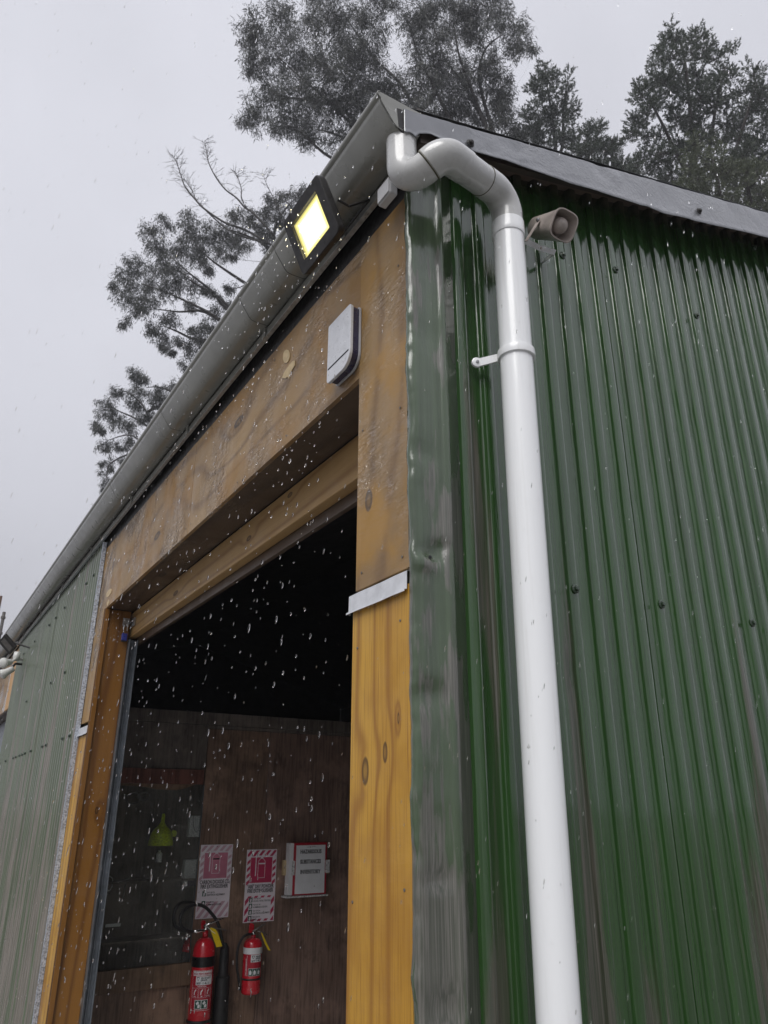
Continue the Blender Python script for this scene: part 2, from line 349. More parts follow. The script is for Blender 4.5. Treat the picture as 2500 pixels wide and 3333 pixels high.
def text_mesh(body, size, sx=1.0, bold=0.0, align='LEFT', spacing=1.0, line=1.0, shear=0.0):
    cu = bpy.data.curves.new('txt', 'FONT'); cu.body = body; cu.size = size; cu.align_x = align; cu.offset = bold*size
    cu.resolution_u = 2; cu.space_character = spacing; cu.space_line = line; cu.shear = shear
    ob = bpy.data.objects.new('txt', cu); me = bpy.data.meshes.new_from_object(ob)
    vs = [(v.co.x*sx, v.co.y) for v in me.vertices]; fs = [tuple(p.vertices) for p in me.polygons]
    bpy.data.objects.remove(ob); bpy.data.meshes.remove(me); bpy.data.curves.remove(cu); return vs, fs
def fbm(x, y, z=0.0, o=3): 
    return noise.fractal(Vector((x, y, z)), 1.0, 2.0, o)

# ------------------------------------------------------------------ ground
g = MB(); g.add([(-600, -600, 0), (600, -600, 0), (600, 600, 0), (-600, 600, 0)], [(0, 1, 2, 3)])
tag(g.build('ground', M['ground']), kind='structure')
g = MB(); g.box((-4.5, -3.5, .004), (-.02, 14, .02)); tag(g.build('yard_pavement', M['concrete']), kind='structure')

# ------------------------------------------------------------------ the shed
shed = empty('workshop_shed', (0, 0, 0), 'green corrugated iron workshop shed with timber framed doorway and grey eave gutter', 'shed')
PITCH_C = .0835
PHASE = .835-9*PITCH_C
def slope(x): return 3.372 + .2935*x if x < 3.2 else 3.372+.2935*(6.4-x)
def profile(u):           # one corrugation, 0..1 -> 0..1 height
    d = abs((u+.5) % 1.0-.5); return .80*math.exp(-(d/.215)**8)+.10*(.5+.5*math.cos(2*math.pi*u))+.10*math.exp(-((d-.185)/.016)**2)
dents = [(random.uniform(.2, 2.4), random.uniform(.9, 3.2), random.uniform(.02, .05)) for _ in range(26)]
def gable_sheet(x0, x1, proud, rows=46):
    ds_ = [0, .06, .11, .145, .160, .170, .178, .185, .192, .200, .210, .220, .235, .26, .30, .36, .43]; us = sorted([-d for d in ds_[1:]]+ds_+[.5])
    XS = sorted(x for k in range(-2, int((x1-PHASE)/PITCH_C)+2) for x in [PHASE+(k+u)*PITCH_C for u in us] if x0 < x < x1); XS = [x0]+XS+[x1]; n = len(XS); m = MB()
    def fn(i, j):
        x = XS[i]; zt = slope(x)-.03; z = .02+(zt-.02)*(j/(rows-1))
        h = .017*profile((x-PHASE)/PITCH_C)
        d = .0022*fbm(x*3, z*1.3, 1.7)
        for (dx, dz, s) in dents:
            q = ((x-dx)**2+(z-dz)**2)/(s*s)
            if q < 6: d -= .0035*math.exp(-q)
        return (x, -.006-h-proud-d, z)
    m.grid(fn, n, rows)
    return m.build('corrugated_sheet', M['green'], shed, smooth=True, solid=-.0008)
gs = [gable_sheet(.13, .80, 0), gable_sheet(.785, 1.635, .0016), gable_sheet(1.615, 2.42, .0032), gable_sheet(2.41, 6.35, 0, 8)]
# door wall sheets
def door_sheet(y0, y1, proud, z0, z1, rows=40):
    per = 12; n = int((y1-y0)/.080*per)+1; m = MB()
    def fn(i, j):
        y = y0+(y1-y0)*i/(n-1); z = z0+(z1-z0)*(j/(rows-1))
        return (-.004-.016*profile(y/.080)-proud-.0025*fbm(y*2, z*1.2, 5.0), y, z)
    m.grid(fn, n, rows)
    return m.build('corrugated_sheet', M['green_left'], shed, smooth=True, solid=.0008)
ds = [door_sheet(3.665, 4.47, .0016, .02, 3.22), door_sheet(4.45, 5.30, 0, .02, 3.22), door_sheet(5.28, 6.12, .0016, .02, 3.22), door_sheet(6.10, 6.94, 0, .02, 3.22), door_sheet(6.92, 7.74, .0016, .02, 3.22)]
# screws
def screw_mesh(axis, mat, r=.0075, parent=None):
    m = MB(); a = Vector(axis)
    m.lathe((0, 0, 0), [(r*1.5, 0), (r*1.5, .0015), (r*1.1, .0035), (r, .004)], 10, a, True, True)
    m.lathe(a*.004, [(r*.85, 0), (r*.85, .005), (r*.6, .0065)], 6, a, False, True)
    return m.build('screw', mat, parent, world=False)
first = None
gpos = [(1848, 1923), (2149, 1977), (2438, 2035), (2004, 901), (2265, 1047), (1812, 845), (2428, 812)]
for (px, py) in gpos:
    p = at(px, py, 'y', 0); k = round((p.x-.018-PHASE)/PITCH_C); x = PHASE+k*PITCH_C
    if x < .13: x += PITCH_C
    sh = gs[0] if x < .79 else gs[1] if x < 1.625 else gs[2]
    if first is None: first = screw_mesh((0, -1, 0), M['screw'], .0085, sh); first.location = (x, -.024, p.z); continue
    copy_at(first, (x, -.025, p.z), sh)
for i in range(6): copy_at(first, (PHASE+PITCH_C*(4+i*4), -.025, .98), gs[0] if i < 2 else gs[1] if i < 4 else gs[2])
f2 = None
for z, ys in ((3.025, (3.88, 4.08, 4.85, 5.28, 5.64, 6.38, 7.1, 7.5)), (1.975, (3.865, 4.08, 4.71, 4.91, 5.4, 5.73, 5.92, 6.1, 6.3, 6.49, 7.0, 7.49)), (2.45, (4.40, 5.0, 6.2))):
    for y in ys:
        y = round(y/.080)*.080; sh = ds[min(4, max(0, int((y-3.64)/.82)))]
        if f2 is None: f2 = screw_mesh((-1, 0, 0), M['screw'], .010, sh); f2.location = (-.0215, y, z); continue
        copy_at(f2, (-.0225, y, z), sh)
# corner flashing: flat flange, fold, return onto the timber
m = MB(); prof = [(.0005, .004, 0), (-.0035, -.004, 1), (-.004, -.0185, 1), (.012, -.021, .8), (.035, -.0205, .6), (.055, -.020, .5), (.078, -.0205, .5), (.086, -.026, .2), (.093, -.031, .1), (.102, -.031, .1), (.108, -.024, .1), (.113, -.012, .1), (.150, -.0095, 0)]
NZ = 330
def flash(i, j):
    x, y, k = prof[i]; z = .02 + 3.30*j/(NZ-1)
    rag = .0055*fbm(z*7, 3.3) + .0035*fbm(z*23, 9.1)
    for zc, s, a in ((2.10, .02, -.006), (2.44, .05, .007), (1.47, .03, .004), (1.25, .03, -.004), (1.9, .02, -.004), (2.62, .06, -.004)):
        rag += a*math.exp(-((z-zc)/s)**2)
    x += rag*(1.0 if k == 1 else k*.25)
    dn = .0034*k*fbm(x*14, z*5, 2.0)+.0012*k*fbm(x*50, z*26, 7.0)
    for zc, xc, s, a in ((2.10, .05, .022, .013), (2.125, .075, .014, .010), (2.075, .03, .018, -.008), (1.78, .03, .03, .009), (1.42, .05, .02, .006), (2.36, .02, .03, .006), (2.08, .03, .02, -.006), (1.2, .06, .03, .006), (2.7, .05, .05, .004)):
        dn += a*math.exp(-(((z-zc)/s)**2+((x-xc)/(s*1.3))**2))
    return (x, y+dn, z)
m.grid(flash, len(prof), NZ)
fl = m.build('corner_flashing', M['green_flash'], shed, smooth=True, solid=-.001)
p = at(1397, 1815, 'y', -.02); q = MB(); q.lathe((0, 0, 0), [(.0045, 0), (.0045, .001)], 10, (0, -1, 0)); hole = q.build('screw_hole', M['ink'], fl, world=False); hole.location = (p.x, -.0235, p.z)

# plywood, trim and reveals
def panel(name, mat, a, b, bev=.0012, label=None): return MB().box(a, b).build(name, mat, shed, bevel=bev, label=label)
TH = .018
panel('plywood_panel', M['plyv'], (0, .002, 2.068), (TH, .2515, 3.168), label='upright wet plywood panel beside the corner flashing')
panel('plywood_panel', M['ply'], (.0015, .2535, 2.703), (TH, 1.806, 3.168), label='long wet plywood header panel nearest the corner')
panel('plywood_panel', M['ply'], (.0005, 1.808, 2.703), (TH, 3.395, 3.168), label='far half of the plywood header')
panel('plywood_panel', M['plyv'], (.001, 3.397, 2.03), (TH, 3.65, 3.168), label='plywood strip above the far trim board')
panel('trim_board', M['pine'], (-.001, .002, 1.062), (.022, .2625, 2.03), .002, 'orange stained pine board right of the doorway')
panel('trim_board', M['pine'], (-.0005, .002, .02), (.022, .263, 1.060), .002)
panel('trim_board', M['pine'], (-.001, 3.40, .02), (.022, 3.65, 1.955), .002, 'orange stained pine board left of the doorway')
# ragged split at the joint of the lower board
m = MB()
for i in range(26):
    y = .03+.10*i/25; z = 1.057+(.004*random.random()-.002); m.box((-.0022, y, z-.003-.004*random.random()), (-.0009, y+.004, z+.003+.004*random.random()))
tag(m.build('splintered_edge', simple('dark_splinters', (.10, .045, .015), .8, 0, .5, .3, 60), shed), kind='stuff')
nl0 = None
for y_, z_ in ((.03, 2.10), (.22, 2.11), (.035, 2.5), (.225, 2.52), (.04, 2.95), (.28, 2.73), (.75, 2.735), (1.2, 2.73), (1.77, 2.74), (1.84, 2.74), (1.79, 3.1), (2.4, 2.735), (3.0, 2.73), (3.36, 2.74), (.9, 3.12), (1.4, 3.13), (.24, 1.36), (.03, 1.4), (.235, 1.92), (.04, 1.95)):
    if nl0 is None: nl0 = MB().lathe((0, 0, 0), [(.0034, 0), (.003, .0012)], 8, (-1, 0, 0)).build('nail_head', M['tool'], shed, world=False); nl0.location = (-.0012, y_, z_)
    else: copy_at(nl0, (-.0012, y_, z_), shed)
# z flashings on both boards
def zstrip(y0, y1, z):
    m = MB(); prof = [(.006, z+.050), (-.0045, z+.047), (-.0055, z+.004), (-.012, z+.0025), (-.0125, z-.002)]
    def fn(i, j): y = y0+(y1-y0)*j/5; return (prof[i][0], y, prof[i][1]+.0006*math.sin(j*2))
    m.grid(fn, 5, 6); return m.build('weather_strip', M['alu'], shed, solid=.001)
zstrip(.0045, .276, 2.012); zstrip(3.40, 3.655, 1.957)
# reveal boards
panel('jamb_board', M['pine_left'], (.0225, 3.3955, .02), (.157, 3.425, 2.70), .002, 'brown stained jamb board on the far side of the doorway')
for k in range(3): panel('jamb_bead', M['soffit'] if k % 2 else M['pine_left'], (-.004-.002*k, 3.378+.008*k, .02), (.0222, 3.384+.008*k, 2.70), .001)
panel('jamb_board', M['pine'], (.0225, .2300, .02), (.157, .2605, 2.70), .002, 'jamb board on the near side of the doorway')
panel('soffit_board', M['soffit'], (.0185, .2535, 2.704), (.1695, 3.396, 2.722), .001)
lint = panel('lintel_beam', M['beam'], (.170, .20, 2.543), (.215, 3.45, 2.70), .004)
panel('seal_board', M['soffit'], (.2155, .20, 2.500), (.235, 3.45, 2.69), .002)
# door track at the far jamb
m = MB(); pr = [(.157, 3.394), (.157, 3.352), (.163, 3.352), (.163, 3.384), (.176, 3.384), (.180, 3.376), (.186, 3.376), (.190, 3.384), (.204, 3.384), (.204, 3.352), (.210, 3.352), (.210, 3.394)]
m.prism([(x, y, .02) for x, y in pr], (0, 0, 2.50)); m.build('door_track', M['track'], shed, bevel=.0012)
# galvanised edge strip of the far iron
m = MB()
def es(i, j):
    z = .02+3.19*j/120; x, y = ((-.002, 3.650), (-.0235, 3.652), (-.026, 3.664), (-.0225, 3.672))[i]; return (x+.0012*fbm(z*30, i), y+.0018*fbm(z*26, 3+i), z)
m.grid(es, 4, 121); m.build('edge_strip', simple('sparkling_zinc', (.46, .49, .55), .4, .5, .6, .9, 130), shed, solid=.001)
# fascia + eave angle + black shadow-gap board under the gutter
MB().box((-.020, -.095, 3.262), (.0, 12.0, 3.40)).build('fascia_board', M['fascia'], shed, bevel=.002)
m = MB(); m.box((-.0335, -.06, 3.226), (-.022, 12.0, 3.262)); m.build('eave_angle', M['gutter'], shed, bevel=.001, label='thin grey metal angle running below the gutter')
MB().box((-.036, -.06, 3.222), (-.0205, 12, 3.2255)).build('eave_angle', M['zinc'], shed)
MB().box((.006, .003, 3.1695), (.020, 12.0, 3.2615)).build('shadow_gap_board', M['black'], shed)  # black board puts the shade of the recess above the plywood into its colour
# pale filler patches on the plywood header
def blob(pts, x=-.0016, name='filler_patch'):
    P = [at(a, b, 'x', 0) for a, b in pts]; m = MB(); m.prism([(x, q.y, q.z) for q in P], (.0022, 0, 0)); return m.build(name, M['filler'], shed)
def ell(cx, cy, a, b, rot, n=16): return [(cx+a*math.cos(t)*math.cos(rot)-b*math.sin(t)*math.sin(rot), cy+a*math.cos(t)*math.sin(rot)+b*math.sin(t)*math.cos(rot)) for t in [2*math.pi*i/n for i in range(n)]]
blob(ell(933, 1160, 11, 22, .1)); blob([(953, 1176), (961, 1174), (960, 1190), (950, 1207), (944, 1216), (942, 1233), (936, 1226), (930, 1232), (919, 1230), (925, 1214), (934, 1200), (944, 1186)])
blob(ell(355, 1930, 6, 15, .45)); blob(ell(352, 1962, 3, 10, .2))

# gutter
gut = empty('gutter_run', (0, 0, 0)); gut.parent = shed; gut.name = 'eave_gutter'
gp = [(-.022, 3.365), (-.024, 3.300), (-.030, 3.272), (-.040, 3.2665), (-.085, 3.2655), (-.100, 3.2675), (-.110, 3.276), (-.118, 3.288), (-.147, 3.329), (-.150, 3.336), (-.152, 3.345), (-.158, 3.348), (-.162, 3.353), (-.161, 3.361), (-.155, 3.364), (-.149, 3.360)]
def gz(y): return .0035*(y-.1) if y < 12 else 0
segs = [-.108, .585, .905, 1.93, 2.985, 4.10, 5.3, 6.6, 8.0, 9.6, 12.0]
def gutter_section(y0, y1, grow, nm='gutter_section', mat=None):
    m = MB(); cx, cz = -.09, 3.31; ny = 5
    def fn(i, j):
        x, z = gp[i]; d = math.hypot(x-cx, z-cz); y = y0+(y1-y0)*j/(ny-1)
        return (x+(x-cx)/d*grow, y, z+(z-cz)/d*grow+gz(y)-.004)
    m.grid(fn, len(gp), ny); o = m.build(nm, mat or M['gutter'], gut, smooth=True, solid=-.0018, auto=50); o.modifiers['solid'].use_rim = False; return o
for a, b in zip(segs[:-1], segs[1:]):
    gutter_section(a, b, .0)
for y in segs[1:-1]:
    gutter_section(y-.0015, y+.0015, .0008, 'gutter_joint', M['rubber'])
    m = MB(); m.box((-.0015, -.0014, 0), (.0, .0014, 0.001))
# end cap
m = MB(); m.prism([(x, -.108, z-.004) for x, z in gp[:-1]], (0, -.003, 0)); m.build('gutter_end_cap', M['gutter'], gut, bevel=.0006)
m = MB()
cap = [(x, -.1115, z-.004) for x, z in gp[:-1]]; m.tube(cap, .0016, 6); m.build('end_cap_rim', M['gutter'], gut, smooth=True)
# brackets
br = None
for y in (.30, .93, 1.86, 2.9, 4.0, 5.1, 6.2, 7.3, 8.4):
    if br is None:
        m = MB(); m.box((-.041, -.011, -.034), (-.035, .011, .012)); m.box((-.05, -.011, .010), (-.035, .011, .014)); m.lathe((-.041, 0, -.012), [(.004, 0), (.003, .003)], 8, (-1, 0, 0))
        br = m.build('gutter_bracket', M['gutter'], gut, world=False, bevel=.001); br.location = (0, y, 3.256); continue
    copy_at(br, (0, y, 3.256), gut)
# twigs and debris caught in gutter
m = MB()
for i in range(9):
    y = random.choice((1.55, 1.62, 1.75, 2.2, 3.4, 4.2)); p0 = Vector((-.158, y+random.uniform(-.05, .05), 3.352+gz(y))); p1 = p0+Vector((random.uniform(-.03, -.005), random.uniform(-.04, .04), random.uniform(.0, .02))); m.tube([p0+Vector((.02, 0, -.01)), p0, p1], .0007, 4)
tag(m.build('gutter_litter', M['bark'], gut), kind='stuff')

# barge flashing
up = [(-.081, 3.336), (1.749, 3.879), (3.2, 4.31)]
lo = [(-.077, 3.248), (-.060, 3.258), (-.044, 3.250), (-.036, 3.268), (.000, 3.289), (.038, 3.293), (.10, 3.303), (.160, 3.316), (.266, 3.343), (.399, 3.372), (.56, 3.405), (.72, 3.447), (.86, 3.478), (.93, 3.50), (1.02, 3.512), (1.12, 3.545), (1.30, 3.60), (1.701, 3.726), (2.2, 3.872), (3.2, 4.16)]
def lerp(tab, x):
    for (a, b), (c, d) in zip(tab[:-1], tab[1:]):
        if x <= c: return b+(d-b)*(x-a)/(c-a)
    return tab[-1][1]
m = MB(); NX = 150
def bf(i, j):
    x = -.080+3.28*(i/(NX-1))**1.25; zu = lerp(up, max(x, -.081)); zl = lerp(lo, max(x, -.077)); k = j/9
    if j <= 8: 
        z = zl+(zu-zl)*(j/8); y = -.115-.0032*fbm(x*5, z*4, 2)-.0016*fbm(x*22, z*18, 5)
        for xc, zc, s, a in ((.33, 3.42, .018, .006), (.36, 3.40, .02, -.004), (.72, 3.55, .03, .007), (.78, 3.56, .02, -.005), (1.05, 3.60, .04, .004)): y += a*math.exp(-(((x-xc)**2+(z-zc)**2)/(s*s)))
        if j == 0: y -= .004
        return (x, y, z)
    return (x, -.06+.0, zu+.004)
m.grid(bf, NX, 10); bfo = m.build('barge_flashing', M['barge'], shed, smooth=True, solid=-.0012, auto=60)
m = MB(); m.prism([(-.081, -.1125, 3.336), (-.077, -.1125, 3.25), (-.095, -.1115, 3.262), (-.10, -.1115, 3.332)], (0, .004, 0)); m.build('lifted_flashing_edge', M['black'], shed)
bs = None
for px, py in ((1528, 470), (2272, 690)):
    p = at(px, py, 'y', -.115)
    if bs is None: bs = screw_mesh((0, -1, 0), M['black'], .009, bfo); bs.location = (p.x, -.119, p.z)
    else: copy_at(bs, (p.x, -.119, p.z), bfo)
# barge board (timber) and soffit lining behind the flashing
m = MB(); m.prism([(-.018, -.104, 3.262), (3.2, -.104, 4.19), (3.2, -.104, 4.30), (-.018, -.104, 3.362)], (0, .020, 0)); m.build('barge_board', M['fascia'], shed)
m = MB(); m.prism([(-.015, -.0835, 3.322), (3.2, -.0835, 4.268), (3.2, -.0835, 4.278), (-.015, -.0835, 3.332)], (0, .080, 0)); m.build('barge_soffit', simple('brown_soffit', (.15, .105, .08), .7), shed)

# roof: corrugated sheets running down the slope
def roof_z(x): return 3.385+.2935*min(x, 6.4-x)
m = MB()
def rf(i, j):
    y = -.10+12.2*i/900; x = [-.06, 3.2, 6.46][j]; return (x, y, roof_z(x)+.006+.008*math.cos(2*math.pi*y/.08))
m.grid(rf, 901, 3); m.build('roof_sheet', M['roof'], shed, smooth=False, solid=.001)
# shell behind the cladding keeps daylight out
def shellbox(a, b, nm='inner_lining', mat=None): return MB().box(a, b).build(nm, mat or M['dark'], shed)
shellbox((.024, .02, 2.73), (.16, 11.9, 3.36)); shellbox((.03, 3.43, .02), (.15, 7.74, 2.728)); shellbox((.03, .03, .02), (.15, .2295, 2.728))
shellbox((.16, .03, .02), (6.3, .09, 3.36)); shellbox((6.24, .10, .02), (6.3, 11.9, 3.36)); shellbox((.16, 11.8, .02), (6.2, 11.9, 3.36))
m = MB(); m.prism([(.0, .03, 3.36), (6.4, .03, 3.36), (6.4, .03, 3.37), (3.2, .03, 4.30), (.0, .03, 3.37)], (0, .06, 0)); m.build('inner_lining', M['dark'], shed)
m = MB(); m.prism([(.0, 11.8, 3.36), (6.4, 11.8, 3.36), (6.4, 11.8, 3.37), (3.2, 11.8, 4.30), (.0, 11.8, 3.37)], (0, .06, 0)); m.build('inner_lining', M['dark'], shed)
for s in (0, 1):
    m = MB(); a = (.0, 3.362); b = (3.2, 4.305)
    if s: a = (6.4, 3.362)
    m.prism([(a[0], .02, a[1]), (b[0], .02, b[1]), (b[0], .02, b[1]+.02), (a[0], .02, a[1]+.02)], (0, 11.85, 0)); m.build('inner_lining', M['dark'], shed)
MB().box((.03, .03, .005), (6.3, 11.9, .018)).build('floor', simple('pale_bounce_floor', (.50, .48, .45), .6, 0, .25, .3, 2), shed)  # unseen floor, made pale to bounce daylight onto the inner partition
shellbox((.1605, .092, .02), (6.2, .104, 2.2), 'bounce_sheet', simple('pale_bounce_board', (.55, .50, .42), .6, 0, .15, .1, 3))  # unseen pale sheet added to bounce daylight onto the inner partition
# second doorway far along the wall
panel('trim_board', wood('far_pine', (.50, .27, .08), (.60, .34, .12), (.36, .17, .05), 'z', 12, .1, .1), (-.004, 7.765, 2.56), (.02, 8.22, 3.22), .002, 'pale orange board beyond the far end of the green iron')
panel('edge_batten', M['alu'], (-.008, 8.225, 2.56), (.02, 8.245, 3.22)); panel('plywood_panel', M['ply'], (-.003, 8.25, 2.56), (.02, 11.8, 3.22), label='plywood header over the second doorway')
panel('soffit_board', M['soffit'], (.0205, 7.78, 2.56), (.17, 11.8, 2.58)); panel('jamb_board', M['soffit'], (.03, 7.745, .02), (.17, 7.775, 2.555))
panel('roller_door', M['track'], (.13, 7.78, .02), (.15, 11.8, 2.555))

# inner partition wall with planks, ply sheets and a glazed bay
YB = 4.2
wallin = empty('inner_wall', (0, 0, 0)); wallin.parent = shed
def inp(name, mat, x0, x1, z0, z1, d0=0.0, d1=.015, bev=.0015, label=None):
    o = MB().box((x0, YB-d0, z0), (x1, YB+d1, z1)).build(name, mat, wallin, bevel=bev, label=label); return o
inp('wall_panel', M['in2'], 1.003, 1.488, .05, 2.10); inp('wall_panel', M['in1'], 1.491, 2.55, .05, 2.10, .002); inp('wall_panel', M['in1'], 2.553, 3.8, .05, 2.10)
inp('wall_panel', M['in3'], .16, .997, 1.815, 2.125, .001); inp('wall_panel', M['in3'], 1.0, 3.8, 2.103, 2.125, .003)
inp('wall_rail', M['in3'], .16, 3.8, 2.128, 2.215, .006)
inp('wall_panel', M['in2'], .16, 1.0, .05, .468, 0, .015)
inp('wall_plank', M['plank'], .16, .985, 1.712, 1.812, .022, label='red brown plank above the dusty inner window'); inp('wall_plank', M['plank2'], .16, 1.015, .472, .60, .020, label='brown plank below the dusty inner window')
m = MB(); m.prism([(.38, YB-.006, 1.711), (.93, YB-.006, 1.711), (.86, YB-.006, 1.685), (.80, YB-.006, 1.672), (.66, YB-.006, 1.676), (.58, YB-.006, 1.69), (.38, YB-.006, 1.70)], (0, .008, 0)); m.build('torn_lining', M['plank2'], wallin)
MB().box((.16, YB+.003, .602), (.998, YB+.007, 1.71)).build('window_pane', M['glass'], wallin)
inp('pane_edge', M['track'], .9985, 1.002, .602, 1.71, .004, .012, 0)
MB().box((.16, YB+.22, .4), (1.6, YB+.235, 1.9)).build('back_board', M['bayback'], wallin)
for z in (.74, 1.09): MB().box((.16, YB+.02, z), (1.2, YB+.215, z+.012)).build('shelf', M['bayback'], wallin)
inp('wall_stud', M['bayback'], 3.8, 3.9, .05, 3.2, 0, .1)

# ------------------------------------------------------------------ downpipe
dp = empty('downpipe', (.245, -.11, 0.02), 'white round plastic downpipe with swan neck elbows running down the corner of the green wall', 'downpipe')
RP = .0435
A = Vector((-.062, -.073, 3.262)); B = Vector((-.062, -.079, 3.093)); Cc = Vector((-.004, -.186, 3.158)); D = Vector((.278, -.11, 3.213)); E_ = Vector((.245, -.11, .02))
def fillet(P0, P1, P2, rad, n=10):
    a = (P0-P1).normalized(); b = (P2-P1).normalized(); th = math.acos(max(-1, min(1, a.dot(b)))); d = rad/math.tan(th/2)
    s, e = P1+a*d, P1+b*d; c = P1+(a+b).normalized()*(rad/math.sin(th/2)); r0 = s-c; r1 = e-c; ang = r0.angle(r1); o = []
    for i in range(n+1):
        t = i/n; o.append(c+(r0*math.sin((1-t)*ang)+r1*math.sin(t*ang))/math.sin(ang))
    return o
f1 = fillet(A, B, Cc, .050); f2_ = fillet(B, Cc, D, .054); f3 = fillet(Cc, D, E_, .060)
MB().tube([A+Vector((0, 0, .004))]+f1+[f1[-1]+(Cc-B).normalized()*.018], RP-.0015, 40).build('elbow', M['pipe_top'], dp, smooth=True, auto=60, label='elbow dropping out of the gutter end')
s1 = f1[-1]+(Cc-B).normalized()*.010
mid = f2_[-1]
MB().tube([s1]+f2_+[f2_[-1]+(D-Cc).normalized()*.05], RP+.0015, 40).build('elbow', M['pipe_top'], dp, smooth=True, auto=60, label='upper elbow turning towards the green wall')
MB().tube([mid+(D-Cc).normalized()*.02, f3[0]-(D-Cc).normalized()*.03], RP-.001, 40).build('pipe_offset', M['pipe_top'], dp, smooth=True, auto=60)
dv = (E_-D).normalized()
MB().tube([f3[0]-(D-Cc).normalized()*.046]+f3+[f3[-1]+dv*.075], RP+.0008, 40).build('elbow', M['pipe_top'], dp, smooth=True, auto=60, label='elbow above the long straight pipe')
MB().tube([f3[-1]+dv*.030, f3[-1]+dv*.062, f3[-1]+dv*.075, f3[-1]+dv*.078], [RP+.0028, RP+.0032, RP+.0036, RP+.0024], 40).build('socket', M['pipe'], dp, smooth=True, auto=50)
pts = [f3[-1]+dv*.05+(E_-D).normalized()*((f3[-1]+dv*.05-E_).length)*i/60 for i in range(61)]
MB().tube(pts, RP, 48).build('straight_pipe', M['pipe'], dp, smooth=True, auto=60)
for q, dr in ((s1, (Cc-B).normalized()),): MB().tube([q-dr*.004, q-dr*.0005, q+dr*.002], [RP-.001, RP+.0012, RP+.0018], 40).build('joint_line', M['grime'], dp, smooth=True)
mq = f3[0]-(D-Cc).normalized()*.046; dr = (D-Cc).normalized(); MB().tube([mq-dr*.0012, mq], [RP-.0008, RP+.0008], 40).build('joint_line', M['grime'], dp, smooth=True)
# clip
cz = 2.668; cx = E_.x+(D.x-E_.x)*(cz/3.2); m = MB()
def ringc(r, z): return [Vector((cx+r*math.cos(a), -.11+r*math.sin(a), z)) for a in [2*math.pi*i/40 for i in range(40)]]
m.loft([ringc(RP+.0005, cz-.013), ringc(RP+.006, cz-.011), ringc(RP+.0072, cz), ringc(RP+.006, cz+.011), ringc(RP+.0005, cz+.013)], False, False)
clip = m.build('pipe_clip', M['pipe'], dp, smooth=True, auto=60)
m = MB(); m.prism([(cx-.028, -.083, cz-.011), (.212, -.032, cz-.012), (.212, -.032, cz+.012), (cx-.028, -.083, cz+.011)], (-.0035, -.0045, 0)); m.lathe((.205, -.026, cz), [(.0145, 0), (.0145, .007), (.013, .008)], 24, (-.35, -1, 0))
m.build('clip_foot', M['pipe'], clip, smooth=True, auto=50)
c0 = Vector((.205, -.026, cz))+Vector((-.35, -1, 0)).normalized()*.009; MB().lathe(c0, [(.0048, 0), (.0048, .0015), (.003, .002)], 10, (-.35, -1, 0)).build('screw', M['screw_z'], clip)
for px, py in ((1262, 475), (1349, 482)):
    pass
# ------------------------------------------------------------------ white junction box by the downpipe
jb = empty('junction_box', (-.036, -.01, 3.11), 'small white plastic box under the gutter, partly hidden behind the downpipe elbow', 'junction box')
MB().box((-.062, -.015, 3.138), (-.0365, .050, 3.195)).build('box_body', M['wbox'], jb, bevel=.004)
MB().box((-.066, -.012, 3.141), (-.0625, .047, 3.192)).build('box_lid', M['wbox'], jb, bevel=.002)

# ------------------------------------------------------------------ floodlight
T0 = Vector((-.2045, .163, 3.200)); 
e1 = Vector((0, 1, 0)); e2 = Vector((.42, 0, -.91)).normalized(); nrm = Vector((-.91, 0, -.42)).normalized()
fl_c = T0+e1*.0765+e2*.050
fo = empty('floodlight', fl_c-nrm*.05, 'lit floodlight in a square black frame hung on the grey gutter', 'floodlight')
def rrect(c, hw, hh, r, n=5, off=0.0):
    o = []
    for (sx_, sy_, a0) in ((1, 1, 0), (-1, 1, 90), (-1, -1, 180), (1, -1, 270)):
        for i in range(n+1):
            a = R(a0+90*i/n); o.append(c+e1*(sx_*(hw-r)+r*math.cos(a))+e2*(sy_*(hh-r)+r*math.sin(a))+nrm*off)
    return o
LW, LH, FW, FH = .080, .058, .118, .094
m = MB(); m.loft([rrect(fl_c, FW*.72, FH*.62, .01, off=-.050), rrect(fl_c, FW*.95, FH*.95, .016, off=-.028), rrect(fl_c, FW, FH, .018, off=-.020), rrect(fl_c, FW, FH, .018, off=-.002), rrect(fl_c, FW-.002, FH-.002, .018, off=0),
                  rrect(fl_c, LW+.002, LH+.002, .004, off=0.0), rrect(fl_c, LW+.001, LH+.001, .004, off=-.010)], True, False)
hous = m.build('housing', M['black'], fo, smooth=True, auto=35)
m = MB(); m.loft([rrect(fl_c, LW+.0005, LH+.0005, .004, off=-.0095)], False, False)
pts = rrect(fl_c, LW, LH, .004, off=-.009); m = MB(); m.add(pts, [tuple(range(len(pts)))]); led = m.build('led_panel', M['led'], fo)
uvl = led.data.uv_layers.new(name='uv')
for lp in led.data.loops:
    co = Vector(led.data.vertices[lp.vertex_index].co)+origin(fo)-fl_c; uvl.data[lp.index].uv = (.5+co.dot(e1)/(2*LW), .5+co.dot(e2)/(2*LH))
m = MB(); pts = rrect(fl_c, LW, LH, .004, off=-.003); m.prism(pts, nrm*.0015); m.build('glass_cover', M['fglass'], fo)
m = MB()
for k in range(9): c = fl_c-nrm*.038+e2*(-.05+.0125*k); m.prism([c-e1*.07-e2*.001, c+e1*.07-e2*.001, c+e1*.07+e2*.001, c-e1*.07+e2*.001], -nrm*.02)
m.build('cooling_fin', M['black'], hous)
m = MB(); a = fl_c-nrm*.03
for s in (-1, 1): m.tube([a+e1*s*.125, a+e1*s*.125-nrm*.03+e2*.02, Vector((-.045, fl_c.y+s*.11, 3.235))], .004, 6)
